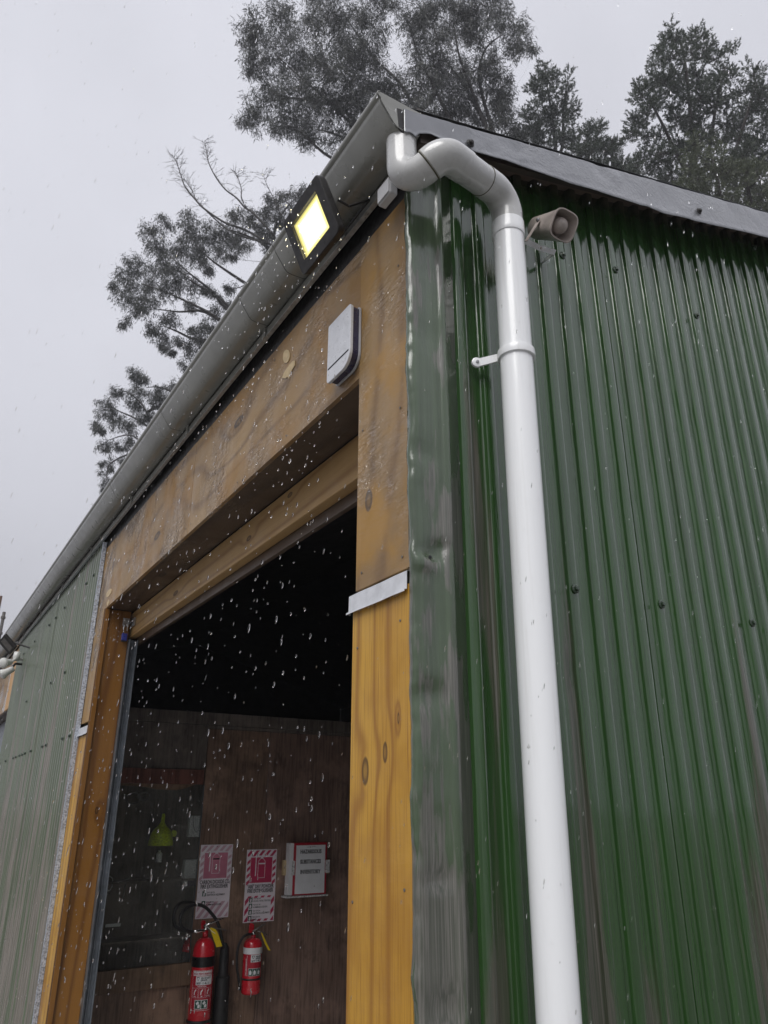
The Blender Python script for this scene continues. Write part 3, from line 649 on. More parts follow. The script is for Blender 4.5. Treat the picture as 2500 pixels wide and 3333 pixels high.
m.tube([Vector((-.045, fl_c.y-.11, 3.235)), Vector((-.045, fl_c.y+.11, 3.235))], .004, 6); m.build('mounting_bracket', M['black'], fo)

# ------------------------------------------------------------------ alarm bell box
ab = empty('alarm_box', (-.001, .31, 2.735), 'white alarm bell box with navy side and rounded lower corner on the wet plywood', 'alarm box')
def bellpoly(g_=0.0):
    y0, y1, z0, z1 = .241+g_, .384-g_, 2.735+g_, 2.942-g_; r = .048-g_*.5; P = []
    for (yc, zc, a0, rr) in ((y0, z1, 90, .012), (y1, z1, 0, .006), (y1, z0, 270, .014), (y0, z0, 180, r)):
        sy_ = 1 if yc == y0 else -1; sz_ = -1 if zc == z1 else 1
        c = (yc+sy_*rr, zc+sz_*rr); arr = []
        for i in range(7):
            a = R(90*i/6); arr.append((c[0]-sy_*rr*math.cos(a), c[1]-sz_*rr*math.sin(a)))
        if (sy_ == 1) != (sz_ == -1): arr = arr[::-1]
        P += arr
    return P
def bl(x0, x1, g_, mat, nm, par, bev=.002):
    P = bellpoly(g_); m = MB(); m.prism([(x0, y, z) for y, z in P], (x1-x0, 0, 0)); return m.build(nm, mat, par, bevel=bev)
bl(-.008, -.0015, 0, M['box_rim'], 'back_plate', ab, .001); bl(-.028, -.0082, .003, M['navy'], 'case', ab, .001); cov = bl(-.038, -.0282, 0, M['box_white'], 'front_cover', ab, .0015)
zs_ = at(1100, 1172, 'x', -.038).z; MB().box((-.0392, .250, zs_-.002), (-.0381, .376, zs_+.002)).build('cover_slot', M['ink'], cov)

# ------------------------------------------------------------------ siren
sc_ = at(1835, 734, 'y', -.170); n_ = Vector((-.02, -.72, -.50)).normalized()
si = empty('siren_speaker', (.47, -.03, 3.13), 'weathered brown grey horn siren speaker on a galvanised strap high on the green wall', 'siren speaker')
uu = (cR*.93-cU*.32).normalized(); uu = (uu-n_*uu.dot(n_)).normalized(); vv = n_.cross(uu)
if vv.z < 0: vv = -vv
def sq(c, hw, hh, p=3.6, n=36):
    o = []
    for i in range(n):
        a = 2*math.pi*i/n; ca, sa = math.cos(a), math.sin(a); r = (abs(ca)**p+abs(sa)**p)**(-1/p); o.append(c+uu*(ca*r*hw)+vv*(sa*r*hh))
    return o
H = .042; W_ = .043
m = MB(); m.loft([sq(sc_-n_*.142, .024, .024, 2.2), sq(sc_-n_*.135, .032, .032, 2.4), sq(sc_-n_*.060, .038, .037, 3), sq(sc_-n_*.006, W_, H), sq(sc_-n_*.001, W_+.002, H+.002), sq(sc_+n_*.003, W_+.002, H+.002), sq(sc_+n_*.004, W_-.0015, H-.0015), sq(sc_-n_*.004, W_-.004, H-.004), sq(sc_-n_*.045, .030, .030, 2.6)], True, True)
horn = m.build('horn', M['siren'], si, smooth=True, auto=45)
MB().lathe(sc_-n_*.044-uu*.002, [(.0255, 0), (.025, .022), (.0235, .033), (.019, .042), (.011, .047), (.004, .0485)], 30, n_, True, True).build('horn_dome', M['siren'], si, smooth=True)
m = MB()
def strap(pts, wdir, w, th=.0018):
    mm = MB()
    P = [Vector(p) for p in pts]
    for a, b in zip(P[:-1], P[1:]):
        d = (b-a).normalized(); nrm_ = d.cross(wdir).normalized()*th
        mm.prism([a-wdir*w/2, b-wdir*w/2, b+wdir*w/2, a+wdir*w/2], nrm_)
    return mm
s0 = sc_-n_*.075-uu*.046; s1_ = Vector((s0.x-.012, -.024, s0.z-.045))
b0 = sc_-n_*.092-vv*.052-uu*.040; b1 = sc_-n_*.060-vv*.060+uu*.010; b2 = Vector((b1.x+.018, -.028, b1.z-.020))
strap([sc_-n_*.075-uu*.0385+vv*.004, at(1712, 786, 'y', -.085)], n_, .014).build('side_strap', M['siren'], si)
b0 = at(1712, 786, 'y', -.085); b1 = at(1806, 822, 'y', -.085); mm = strap([b0, at(1755, 806, 'y', -.085), b1, Vector((b1.x+.006, -.026, b1.z+.012))], Vector((0, -.7, .8)).normalized(), .016); ls = mm.build('galvanised_strap', M['alu'], si)
MB().lathe((b0+b1)*.5-vv*.001, [(.0065, 0), (.0065, .004), (.004, .006)], 6, -vv).build('strap_bolt', M['siren'], ls)
MB().lathe(sc_-n_*.075-uu*.040+vv*.004, [(.006, 0), (.006, .005), (.004, .008)], 6, -uu).build('strap_bolt', M['screw_z'], si)

# ------------------------------------------------------------------ padlock and hasp
pk = empty('padlock', (.128, 3.375, 2.50), 'blue padlock hanging open at the far top corner of the doorway', 'padlock')
MB().box((.112, 3.366, 2.512), (.144, 3.386, 2.556)).build('lock_body', M['blue'], pk, bevel=.003)
MB().box((.112, 3.365, 2.506), (.144, 3.387, 2.5115)).build('lock_bumper', M['rubber'], pk, bevel=.001)
MB().tube([(.119, 3.376, 2.556), (.119, 3.376, 2.60), (.123, 3.376, 2.612), (.130, 3.376, 2.616), (.137, 3.376, 2.612), (.140, 3.376, 2.60), (.140, 3.376, 2.575)], .0032, 8).build('shackle', M['chrome'], pk, smooth=True)
hb = empty('door_bolt', (.16, 3.37, 2.63), 'steel slide bolt above the blue padlock at the beam end', 'bolt')
MB().box((.112, 3.388, 2.605), (.150, 3.394, 2.655)).build('bolt_plate', M['zinc'], hb, bevel=.001)
MB().box((.160, 3.31, 2.600), (.1695, 3.365, 2.650)).build('keeper_plate', M['zinc'], hb, bevel=.001)
MB().tube([(.152, 3.30, 2.625), (.152, 3.388, 2.625)], .005, 8).build('bolt_rod', M['chrome'], hb, smooth=True)

# ------------------------------------------------------------------ far cluster of lights at end of green iron
def disc_lamp(root, c, ax, r, L, mat_b, mat_f):
    ax = Vector(ax).normalized()
    MB().lathe(c, [(r*.5, -L), (r*.62, -L*.8), (r*.7, -L*.4), (r, -.01), (r, 0)], 20, ax).build('lamp_body', mat_b, root, smooth=True, auto=50)
    MB().lathe(Vector(c)+ax*.001, [(r*.93, 0), (r*.8, .008), (r*.3, .013)], 20, ax).build('lamp_lens', mat_f, root, smooth=True)
sf = empty('security_floodlight', (-.10, 7.62, 3.02), 'small unlit black floodlight under the far end of the gutter', 'floodlight')
c = at(22, 2098, 'x', -.22); e1s = Vector((.25, .9, -.35)).normalized(); ns = Vector((-.62, -.50, -.45)).normalized(); e1s = (e1s-ns*e1s.dot(ns)).normalized(); e2s = ns.cross(e1s)
def quad(c, u, v, hu, hv): return [c-u*hu-v*hv, c+u*hu-v*hv, c+u*hu+v*hv, c-u*hu+v*hv]
u_ = Vector((.15, .55, .80)); u_ = (u_-ns*u_.dot(ns)).normalized(); v_ = ns.cross(u_)
MB().prism(quad(c, u_, v_, .085, .062), -ns*.03).build('housing', M['black'], sf, bevel=.004)
MB().prism(quad(c+ns*.0012, u_, v_, .066, .030), -ns*.001).build('lens', M['tool'], sf)
MB().tube([c-ns*.03, c-ns*.05+Vector((.04, -.02, 0)), Vector((-.01, c.y-.06, c.z-.02))], .009, 8).build('mounting_arm', M['black'], sf)
sw = empty('twin_spotlight', (-.10, 7.62, 2.80), 'white twin spotlight with motion sensor below the small black floodlight', 'spotlight')
c = at(10, 2158, 'x', -.24); disc_lamp(sw, c, (-.66, -.62, -.25), .050, .10, M['lum'], M['lum'])
c2 = at(6, 2196, 'x', -.20); disc_lamp(sw, c2, (-.75, -.1, -.55), .05, .12, M['lum'], M['lum'])
c3 = at(54, 2138, 'x', -.08); MB().lathe(c3, [(.03, -.05), (.034, 0), (.030, .03), (.015, .042)], 18, (0, 0, -1)).build('motion_sensor', M['lum'], sw, smooth=True)
MB().tube([c-Vector((-.06, -.05, 0)), c3+Vector((-.01, 0, -.02)), Vector((-.01, c3.y, c3.z-.02))], .013, 10).build('spot_arm', M['lum'], sw, smooth=True)
MB().tube([c2-Vector((-.07, -.01, -.06)), c3+Vector((-.0, 0, -.07)), Vector((-.01, c3.y, c3.z-.07))], .012, 10).build('spot_arm', M['black'], sw, smooth=True)
# scaffold poles
sp = empty('scaffold_pole', (-.6, 9.5, 0.02), 'grey scaffold tube with clamps at the left edge', 'scaffold pole', 'scaffold tubes at the left edge')
q = at(14, 1992, 'y', 9.5); MB().tube([(q.x, q.y, .02), (q.x, q.y, q.z)], .020, 12).build('tube', M['tool'], sp, smooth=True, auto=60)
for dz in (.09, .30, .9): MB().lathe((q.x, q.y, q.z-dz), [(.030, 0), (.030, .03)], 12).build('clamp', M['tool'], sp)
sp['label'] = 'shorter grey scaffold tube with clamps at the left edge'
sp2 = empty('scaffold_pole', (-.7, 9.9, 0.02), 'taller thin brownish scaffold tube at the left edge', 'scaffold pole', 'scaffold tubes at the left edge')
q = at(4, 1940, 'y', 9.9); MB().tube([(q.x, q.y, .02), (q.x, q.y, q.z)], .017, 12).build('tube', simple('rusty_tube', (.14, .085, .06), .6, .2), sp2, smooth=True, auto=60)

# ------------------------------------------------------------------ signs and document box on the inner wall
def flatmap(x0, z0, y): return lambda u, v: (x0+u, y, z0+v)
def decal(parent, name, mat, polys, fn, label=None, kind=None):
    m = MB()
    for vs, fs in polys: m.add([fn(u, v) for u, v in vs], fs)
    o = m.build(name, mat, parent)
    if label: o['label'] = label
    if kind: o['kind'] = kind
    return o
def rect(u0, v0, u1, v1): return ([(u0, v0), (u1, v0), (u1, v1), (u0, v1)], [(0, 1, 2, 3)])
def stripe_band(u0, v0, u1, v1, w, gap, slant):
    """diagonal stripes clipped to a rectangle"""
    out_ = []; x = u0-slant*(v1-v0)-w
    def clip(poly):
        for ax_, lim, sgn in ((0, u0, 1), (0, u1, -1)):
            res = []
            for i in range(len(poly)):
                a, b = poly[i], poly[(i+1) % len(poly)]; ia = (a[ax_]-lim)*sgn >= 0; ib = (b[ax_]-lim)*sgn >= 0
                if ia: res.append(a)
                if ia != ib: t_ = (lim-a[ax_])/(b[ax_]-a[ax_]); res.append((a[0]+(b[0]-a[0])*t_, a[1]+(b[1]-a[1])*t_))
            poly = res
            if len(poly) < 3: return None
        return poly
    while x < u1+abs(slant)*(v1-v0):
        p = clip([(x, v0), (x+w, v0), (x+w+slant*(v1-v0), v1), (x+slant*(v1-v0), v1)])
        if p: out_.append((p, [tuple(range(len(p)))]))
        x += w+gap
    return out_
def txt(body, u, v, size, sx=1, bold=.012, **k):
    vs, fs = text_mesh(body, size, sx, bold, **k); return ([(a+u, b+v) for a, b in vs], fs)
def ext_icon(W, zc, h, s=1):
    """outline of an extinguisher: body, hose, handle"""
    o = [rect(-.028*s, zc-h*.5, -.025*s, zc+h*.28), rect(.025*s, zc-h*.5, .028*s, zc+h*.28), rect(-.028*s, zc-h*.5, .028*s, zc-h*.5+.003),
         ([(-.028*s, zc+h*.28), (-.024*s, zc+h*.28), (-.008*s, zc+h*.40), (-.010*s, zc+h*.42)], [(0, 1, 2, 3)]), ([(.028*s, zc+h*.28), (.024*s, zc+h*.28), (.008*s, zc+h*.40), (.010*s, zc+h*.42)], [(0, 1, 2, 3)]),
         rect(-.010*s, zc+h*.40, .010*s, zc+h*.50), ([(-.012*s, zc+h*.50), (.045*s, zc+h*.50), (.050*s, zc+h*.47), (.040*s, zc+h*.54), (-.01*s, zc+h*.55)], [(0, 1, 2, 3, 4)]),
         ([(-.048*s, zc-h*.40), (-.041*s, zc-h*.40), (-.041*s, zc+h*.42), (-.036*s, zc+h*.50), (-.010*s, zc+h*.50), (-.010*s, zc+h*.55), (-.040*s, zc+h*.55), (-.048*s, zc+h*.46)], [(0, 1, 6, 7)[:0] or (0, 1, 2, 7), (2, 3, 6, 7), (3, 4, 5, 6)])]
    return o
def sign(x0, z0, Wd, Ht, label, title, rows, fade, name='extinguisher_sign'):
    y = YB-.006; r = empty(name, (x0, y, z0), label, 'sign')
    MB().box((x0, y, z0), (x0+Wd, y+.003, z0+Ht)).build('sign_board', M['faded'], r, bevel=.0005)
    f = flatmap(x0, z0, y-.0006); f2_ = flatmap(x0, z0, y-.0012); f3_ = flatmap(x0, z0, y-.0018); f4 = flatmap(x0, z0, y-.0024)
    b = .006; cA = M['pink_light'] if fade else M['crimson']; cB = M['pink'] if fade else M['crimson']
    st = stripe_band(b, Ht-.045, Wd-b, Ht-b, .024, .022, .9)
    st += stripe_band(b, Ht*.53, .028, Ht-.047, .20, .0, 0)[:0]
    # side stripes: stacked parallelograms
    def side(u0, u1, v0, v1, step=.044, hgt=.022, k=.5):
        o = []; v = v0
        while v < v1-.01: o.append(([(u0, v), (u1, v+k*(u1-u0)*1.6), (u1, min(v1+.02, v+hgt+k*(u1-u0)*1.6)), (u0, v+hgt)], [(0, 1, 2, 3)])); v += step
        return o
    st += side(b, .030, Ht*.50, Ht-.075) + side(Wd-.030, Wd-b, Ht*.50, Ht-.085)
    decal(r, 'stripes', cA if fade else M['crimson'], st, f, kind='stuff')
    lowtop = Ht*.34 if fade else Ht*.355
    decal(r, 'stripes', cA if fade else M['crimson'], stripe_band(b, b, Wd-b, lowtop if not fade else Ht*.22, .026, .024, .8), f, kind='stuff')
    if not fade: decal(r, 'text_field', M['faded'], [rect(.034, .020, Wd-.030, lowtop-.012)], f2_)
    pn = decal(r, 'picture_panel', cB, [rect(.032, Ht*.535, Wd-.034, Ht-.052)], f2_)
    zc = Ht*.75; h = Ht*.30; tr_ = flatmap(x0+Wd/2, z0, y-.0018)
    decal(r, 'extinguisher_picture', M['faded'], ext_icon(Wd, zc, h), tr_)
    decal(r, 'picture_band', M['ink'] if fade else M['faded'], [rect(-.024, zc+h*.14, .024, zc+h*.20)], flatmap(x0+Wd/2, z0, y-.0024))
    l1, l2 = title
    vs1 = txt(l1, 0, Ht*.462, .0335, .62 if len(l1) > 16 else .66, .022, align='CENTER'); vs2 = txt(l2, 0, Ht*.402, .0335, .66, .022, align='CENTER')
    decal(r, 'lettering', M['ink'], [vs1, vs2], flatmap(x0+Wd/2, z0, y-.0020))
    if fade: decal(r, 'subscript', M['ink'], [txt('2', Wd/2-.013, Ht*.458, .018, .8, .02)], flatmap(x0+Wd/2, z0, y-.0022))
    rw = Ht*.345 if fade else Ht*.318
    for i, (a_, b_) in enumerate(rows):
        v = rw-i*(.060 if fade else .0385)-.010
        ic = decal(r, 'pictogram', M['dkgreen'], [rect(.036, v-.012, .062, v+.019)], f3_)
        decal(ic, 'symbol', M['faded'], [([(.042, v-.008), (.052, v-.010), (.057, v+.004), (.050, v+.015), (.043, v+.010)], [(0, 1, 2, 3, 4)])] if i % 2 else [([(.045, v-.010), (.053, v-.010), (.055, v+.006), (.050, v+.016), (.044, v+.006)], [(0, 1, 2, 3, 4)])], f4)
        decal(r, 'lettering', M['ink'], [txt(a_, .068, v+.006, .0125, .8, .015), txt(b_, .068, v-.010, .0145, .8, .018)], f3_)
    for zz in ((Ht-.012,) if fade else (Ht-.012, .016)): MB().lathe((x0+Wd/2, y-.001, z0+zz), [(.004, 0), (.003, .002)], 8, (0, -1, 0)).build('screw', M['tool'], r)
    return r
sign(1.013, .853, .236, .462, 'faded pink striped carbon dioxide extinguisher sign above the taller extinguisher', ('CARBON DIOXIDE CO', 'FIRE EXTINGUISHER'), (('FOR USE ON', 'ELECTRICAL EQUIPMENT'), ('FOR USE ON', 'FLAMMABLE LIQUIDS')), True)
sign(1.360, .808, .234, .468, 'crimson striped dry powder extinguisher sign above the shorter extinguisher', ('"ABE" DRY POWDER', 'FIRE EXTINGUISHER'), (('FOR USE ON', 'WOOD, PAPER, TEXTILES'), ('FOR USE ON', 'FLAMMABLE LIQUIDS'), ('FOR USE ON', 'ELECTRICAL EQUIPMENT'), ('FOR USE ON', 'GASES')), False)
# document box
db = empty('document_holder', (1.66, YB-.05, .96), 'red folder with a white page about hazardous substances held in a wall rack', 'folder')
MB().box((1.697, YB-.075, .968), (1.972, YB-.012, 1.318)).build('red_folder', M['redlabel'], db, bevel=.003)
MB().box((1.662, YB-.074, .972), (1.6965, YB-.016, 1.316)).build('folder_spine', M['white'], db)
pg = MB().box((1.716, YB-.0775, .978), (1.955, YB-.0755, 1.300)).build('page', M['paper'], db)
decal(pg, 'lettering', M['ink'], [txt('HAZARDOUS', 0, .130, .037, .78, .04, align='CENTER'), txt('SUBSTANCES', 0, .062, .037, .78, .04, align='CENTER'), txt('INVENTORY', 0, -.006, .037, .80, .04, align='CENTER')], flatmap(1.836, 1.115, YB-.0782))
decal(pg, 'torn_corner_print', M['tool'], [rect(-.03, .17, -.022, .174), rect(-.012, .170, -.002, .176), rect(.008, .172, .018, .176), rect(.026, .174, .034, .178)], flatmap(1.836, 1.115, YB-.0782))
for x0_, x1_, mt in ((1.640, 1.700, M['plank2']), (1.975, 2.02, M['plank2'])): MB().box((x0_, YB-.030, 1.100), (x1_, YB-.002, 1.200)).build('timber_cleat', M['filler'], db, bevel=.002)
MB().box((1.685, YB-.079, 1.102), (1.708, YB-.0765, 1.198)).build('retaining_clip', M['card'], db); MB().box((1.960, YB-.079, 1.110), (1.995, YB-.0765, 1.196)).build('retaining_clip', M['card'], db)
MB().box((1.645, YB-.085, .955), (1.985, YB-.002, .966)).build('rack_shelf', M['card'], db, bevel=.001)

# ------------------------------------------------------------------ fire extinguishers
def cylmap(c, r, ang0):
    """u along the circumference from angle ang0 (facing the camera), v = z"""
    return lambda u, v: (c[0]+r*math.sin(ang0+u/r), c[1]-r*math.cos(ang0+u/r), v)
def wrap_rect(u0, v0, u1, v1, n=10):
    vs = [(u0+(u1-u0)*i/n, v) for i in range(n+1) for v in (v0, v1)]; fs = [(2*i, 2*i+2, 2*i+3, 2*i+1) for i in range(n)]; return (vs, fs)
FACE = math.atan2(-.9+1.0, 5.4)-R(17)
def zpx(py, px=650, y=4.03): return at(px, py, 'y', y).z
def big_ext(cx_, cy_, root, full=True):
    r = .0735; zb = zpx(3326); z2 = zpx(3105); zt = zpx(3052)
    pf = [(r*.9, zb-.055), (r, zb-.045), (r, z2-.012)]
    for i in range(9): a = R(90*i/8); pf.append((.018+(r-.018)*math.cos(a), z2-.012+(zt-z2+.005)*math.sin(a)))
    body = MB().lathe((cx_, cy_, 0), pf, 40).build('cylinder', M['red'], root, smooth=True, auto=60)
    MB().lathe((cx_, cy_, 0), [(r+.0012, zpx(3150)), (r+.0012, zpx(3116))], 40, cap0=False, cap1=False).build('black_band', M['blackband'], body, smooth=True)
    if not full: return
    MB().lathe((cx_, cy_, 0), [(r+.004, zb-.012), (r+.006, zb-.008), (r+.006, zb+.002), (r+.002, zb+.006)], 40).build('wall_band', M['rubber'], root, smooth=True)
    MB().lathe((cx_, cy_, 0), [(.018, zt-.01), (.019, zt+.030)], 20).build('neck', M['red'], body, smooth=True)
    f = cylmap((cx_, cy_), r+.0014, FACE); f2_ = cylmap((cx_, cy_), r+.0022, FACE); f3_ = cylmap((cx_, cy_), r+.0030, FACE); f4 = cylmap((cx_, cy_), r+.0037, FACE)
    za, zc_ = zpx(3161), zpx(3288)
    lab = decal(body, 'label_border', M['white'], [wrap_rect(-.068, zc_-.002, .068, za+.002, 14)], f)
    decal(body, 'label_field', M['redlabel'], [wrap_rect(-.0665, zc_, .0665, za, 14)], f2_)
    H_ = za-zc_
    decal(body, 'label_heading', M['white'], [wrap_rect(-.0655, za-.026, .0655, za-.002, 12)], f3_)
    decal(body, 'lettering', M['redlabel'], [txt('HIGH PERFORMANCE', 0, za-.0215, .0185, .74, .03, align='CENTER', shear=.3)], f4)
    decal(body, 'service_sticker', M['white'], [wrap_rect(-.043, za-.078, .066, za-.029, 10)], f3_)
    decal(body, 'lettering', M['ink'], [txt('FIRE SECURITY', -.012, za-.044, .0135, .78, .03), txt('SERVICES', -.012, za-.056, .0135, .78, .03), txt('0800 11 46 11', -.039, za-.074, .0185, .8, .02),
          ([(-.038, za-.033), (-.018, za-.033), (-.026, za-.054), (-.030, za-.054)], [(0, 1, 2, 3)])], f4)
    decal(body, 'badge_centre', M['white'], [([(-.033, za-.037), (-.023, za-.037), (-.027, za-.050), (-.029, za-.050)], [(0, 1, 2, 3)])], cylmap((cx_, cy_), r+.0043, FACE))
    decal(body, 'lettering', M['white'], [txt('INSTRUCTIONS', 0, za-.089, .009, .9, .02, align='CENTER')], f3_)
    for k in range(3):
        u = -.062+.043*k; pn = []
        for a_ in ((u, za-.148, u+.001, za-.094), (u+.038, za-.148, u+.039, za-.094), (u, za-.148, u+.039, za-.147), (u, za-.095, u+.039, za-.094)): pn.append(wrap_rect(*a_, 3))
        pn += [wrap_rect(u+.012, za-.132, u+.018, za-.118, 2), ([(u+.012, za-.118), (u+.018, za-.118), (u+.028, za-.104), (u+.024, za-.100), (u+.014, za-.110)], [(0, 1, 2, 3, 4)]), txt(('PULL', 'AIM', 'SQUEEZE')[k], u+.0195, za-.143, .009, .8, .02, align='CENTER')]
        decal(body, 'instruction_picture', M['white'], pn, f3_)
    decal(body, 'pictogram_border', M['white'], [wrap_rect(-.041, zc_+.007, .046, zc_+.058, 8)], f3_)
    for k in range(2):
        u = -.038+.042*k; g_ = decal(body, 'pictogram', M['dkgreen'], [wrap_rect(u, zc_+.010, u+.038, zc_+.055, 4)], f4)
        decal(g_, 'symbol', M['white'], [([(u+.006, zc_+.040), (u+.018, zc_+.052), (u+.028, zc_+.042), (u+.014, zc_+.029)], [(0, 1, 2, 3)]), ([(u+.018, zc_+.015), (u+.032, zc_+.015), (u+.034, zc_+.027), (u+.026, zc_+.038), (u+.018, zc_+.027)], [(0, 1, 2, 3, 4)])], cylmap((cx_, cy_), r+.0044, FACE))
X1, Y1 = at(667, 3060, 'y', 4.09).x, 4.09
e = empty('fire_extinguisher', (X1, Y1, zpx(3326)-.055), 'taller red carbon dioxide fire extinguisher with black band and black horn', 'fire extinguisher', 'fire extinguishers on the inner wall')
big_ext(X1, Y1, e)
zv = zpx(3052)+.030
MB().lathe((X1, Y1, zv), [(.014, 0), (.017, .006), (.013, .014), (.016, .022), (.012, .034)], 16).build('valve', M['chrome'], e, smooth=True, auto=40)
def P2(px, py, y=4.03): return at(px, py, 'y', y)
ppx = lambda x, y_: (580+x*.217, 2900+y_*.217)
def PX(x, y_, y=4.03): a, b = ppx(x, y_); return at(a, b, 'y', y)
MB().tube([PX(385, 525), PX(500, 480), PX(600, 435), PX(680, 410)], [.006, .007, .006, .004], 8).build('carry_handle', M['chrome'], e, smooth=True)
MB().tube([PX(440, 555), PX(560, 560), PX(650, 570), PX(720, 590)], [.005, .005, .004, .003], 8).build('squeeze_lever', M['tool'], e, smooth=True)
MB().tube([PX(400, 590), PX(330, 598), PX(300, 605), PX(220, 610)], [.010, .009, .012, .011], 10).build('hose_fitting', M['chrome'], e, smooth=True)
def spline(pts, n=6):
    P = [Vector(p) for p in pts]; o = []
    for i in range(len(P)-1):
        p0 = P[max(i-1, 0)]; p1 = P[i]; p2 = P[i+1]; p3 = P[min(i+2, len(P)-1)]
        for k in range(n): t = k/n; o.append(.5*((2*p1)+(-p0+p2)*t+(2*p0-5*p1+4*p2-p3)*t*t+(-p0+3*p1-3*p2+p3)*t**3))
    return o+[P[-1]]
hp = [PX(225, 608, 4.03), PX(130, 600, 4.0), PX(50, 530, 3.98), PX(35, 400, 3.98), PX(110, 270, 4.0), PX(260, 205, 4.02), PX(400, 240, 4.05), PX(510, 350, 4.07), PX(590, 470, 4.08), PX(640, 640, 4.10), PX(680, 860, 4.10)]
MB().tube(spline(hp), .0105, 12).build('hose', M['rubber'], e, smooth=True)
MB().tube(spline([PX(105, 600, 4.03), PX(0, 560, 4.02), PX(-60, 480, 4.02), PX(-50, 300, 4.03), PX(30, 190, 4.05), PX(160, 170, 4.06), PX(270, 195, 4.06)]), .0105, 12).build('hose', M['rubber'], e, smooth=True)
hx = PX(690, 900, 4.11); zt_ = PX(690, 860, 4.11).z; z1_ = PX(700, 1290, 4.11).z
MB().lathe((hx.x+.005, 4.115, 0), [(.012, zt_+.03), (.030, zt_), (.034, z1_+.01), (.047, z1_), (.050, z1_-.2), (.052, .12)], 26).build('discharge_horn', M['rubber'], e, smooth=True, auto=50)
MB().prism([PX(345, 600, 4.15), PX(350, 470, 4.15), PX(365, 440, 4.15), PX(400, 440, 4.15), PX(420, 470, 4.15), PX(415, 600, 4.15)], (0, .012, 0)).build('hanger', M['red'], e, bevel=.002)
tg = MB().prism([PX(475, 560, 4.0), PX(500, 548, 4.0), PX(560, 575, 4.0), PX(600, 640, 4.0), PX(662, 828, 4.0), PX(575, 845, 4.0)], (0, .001, 0)).build('service_tag', M['yellow'], e)
MB().tube([PX(410, 480, 4.0), PX(440, 540, 4.0), PX(500, 600, 4.0), PX(560, 640, 4.0)], .0016, 5).build('tag_tie', M['white'], tg)
# ABE extinguisher
X2, Y2 = at(824, 3070, 'y', 4.09).x, 4.09; r2 = .064
zb = zpx(3240, 823); zd = zpx(3083, 823); ztt = zpx(3056, 823)
e = empty('fire_extinguisher', (X2, Y2, zb), 'shorter red dry powder fire extinguisher with white band', 'fire extinguisher', 'fire extinguishers on the inner wall')
pf = [(r2*.86, zb), (r2*.97, zb+.008), (r2, zb+.018), (r2, zd)]
for i in range(1, 8): a = R(90*i/8); pf.append((.016+(r2-.016)*math.cos(a), zd+(ztt-zd)*math.sin(a)))
pf += [(.016, ztt), (.016, ztt+.014)]
body = MB().lathe((X2, Y2, 0), pf, 40).build('cylinder', M['red'], e, smooth=True, auto=60)
MB().lathe((X2, Y2, 0), [(r2+.0008, zpx(3107, 823)), (r2+.0008, zpx(3086, 823))], 40, cap0=False, cap1=False).build('white_band', M['white'], body, smooth=True)
MB().lathe((X2, Y2, 0), [(r2+.002, zpx(3192, 823)), (r2+.002, zpx(3186, 823))], 40).build('black_ring', M['rubber'], body, smooth=True)
for py in (3203, 3221): z = zpx(py, 823); MB().lathe((X2, Y2, 0), [(r2, z-.002), (r2+.0015, z), (r2, z+.002)], 40, cap0=False, cap1=False).build('pressed_ring', M['red'], body, smooth=True)
f = cylmap((X2, Y2), r2+.0012, FACE+.05); f2_ = cylmap((X2, Y2), r2+.0019, FACE+.05); f3_ = cylmap((X2, Y2), r2+.0026, FACE+.05); zl, zh = zpx(3178, 823), zpx(3107, 823)
decal(body, 'label_field', M['redlabel'], [wrap_rect(-.063, zl, .060, zh, 14)], f)
decal(body, 'lettering', M['white'], [([(b_-.046+.0, a_) for a_, b_ in []], [])] + [wrap_rect(-.048, zl+.002, -.046, zh-.006, 1)], f2_)
vs, fs = text_mesh('2.5KG ABE POWDER TYPE', .0105, .8, .015); decal(body, 'lettering', M['white'], [([(-v-.0495, u+zl+.006) for u, v in vs], fs)], f2_)
decal(body, 'service_sticker', M['white'], [wrap_rect(-.020, zh-.046, .058, zh-.002, 8)], f2_)
decal(body, 'lettering', M['ink'], [txt('FIRE SECURITY', .012, zh-.017, .0115, .75, .03), txt('SERVICES', .012, zh-.028, .0115, .75, .03), txt('0800 11 46', -.016, zh-.042, .0155, .8, .02), ([(-.016, zh-.006), (.006, zh-.006), (-.002, zh-.026), (-.008, zh-.026)], [(0, 1, 2, 3)])], f3_)
decal(body, 'badge_centre', M['white'], [([(-.011, zh-.010), (.001, zh-.010), (-.004, zh-.022), (-.006, zh-.022)], [(0, 1, 2, 3)])], cylmap((X2, Y2), r2+.0032, FACE+.05))
decal(body, 'pictogram_border', M['white'], [wrap_rect(-.034, zl+.002, .056, zl+.046, 8)], f2_)
for k in range(3):
    u = -.0325+.0295*k; decal(body, 'pictogram', M['dkgreen'], [wrap_rect(u, zl+.004, u+.0275, zl+.044, 4)], f3_)
    decal(body, 'symbol', M['white'], [([(u+.005, zl+.010), (u+.020, zl+.010), (u+.022, zl+.026), (u+.012, zl+.038), (u+.004, zl+.026)], [(0, 1, 2, 3, 4)])], cylmap((X2, Y2), r2+.0033, FACE+.05))
MB().lathe((X2, Y2, ztt+.014), [(.012, 0), (.014, .008), (.010, .022)], 14).build('valve', M['chrome'], e, smooth=True)
MB().tube([PX(1120, 605), PX(1200, 560), PX(1260, 520), PX(1310, 490)], [.005, .006, .005, .003], 8).build('carry_handle', M['tool'], e, smooth=True)
MB().tube([PX(1190, 600), PX(1280, 625), PX(1340, 660)], [.004, .004, .003], 8).build('squeeze_lever', M['tool'], e, smooth=True)
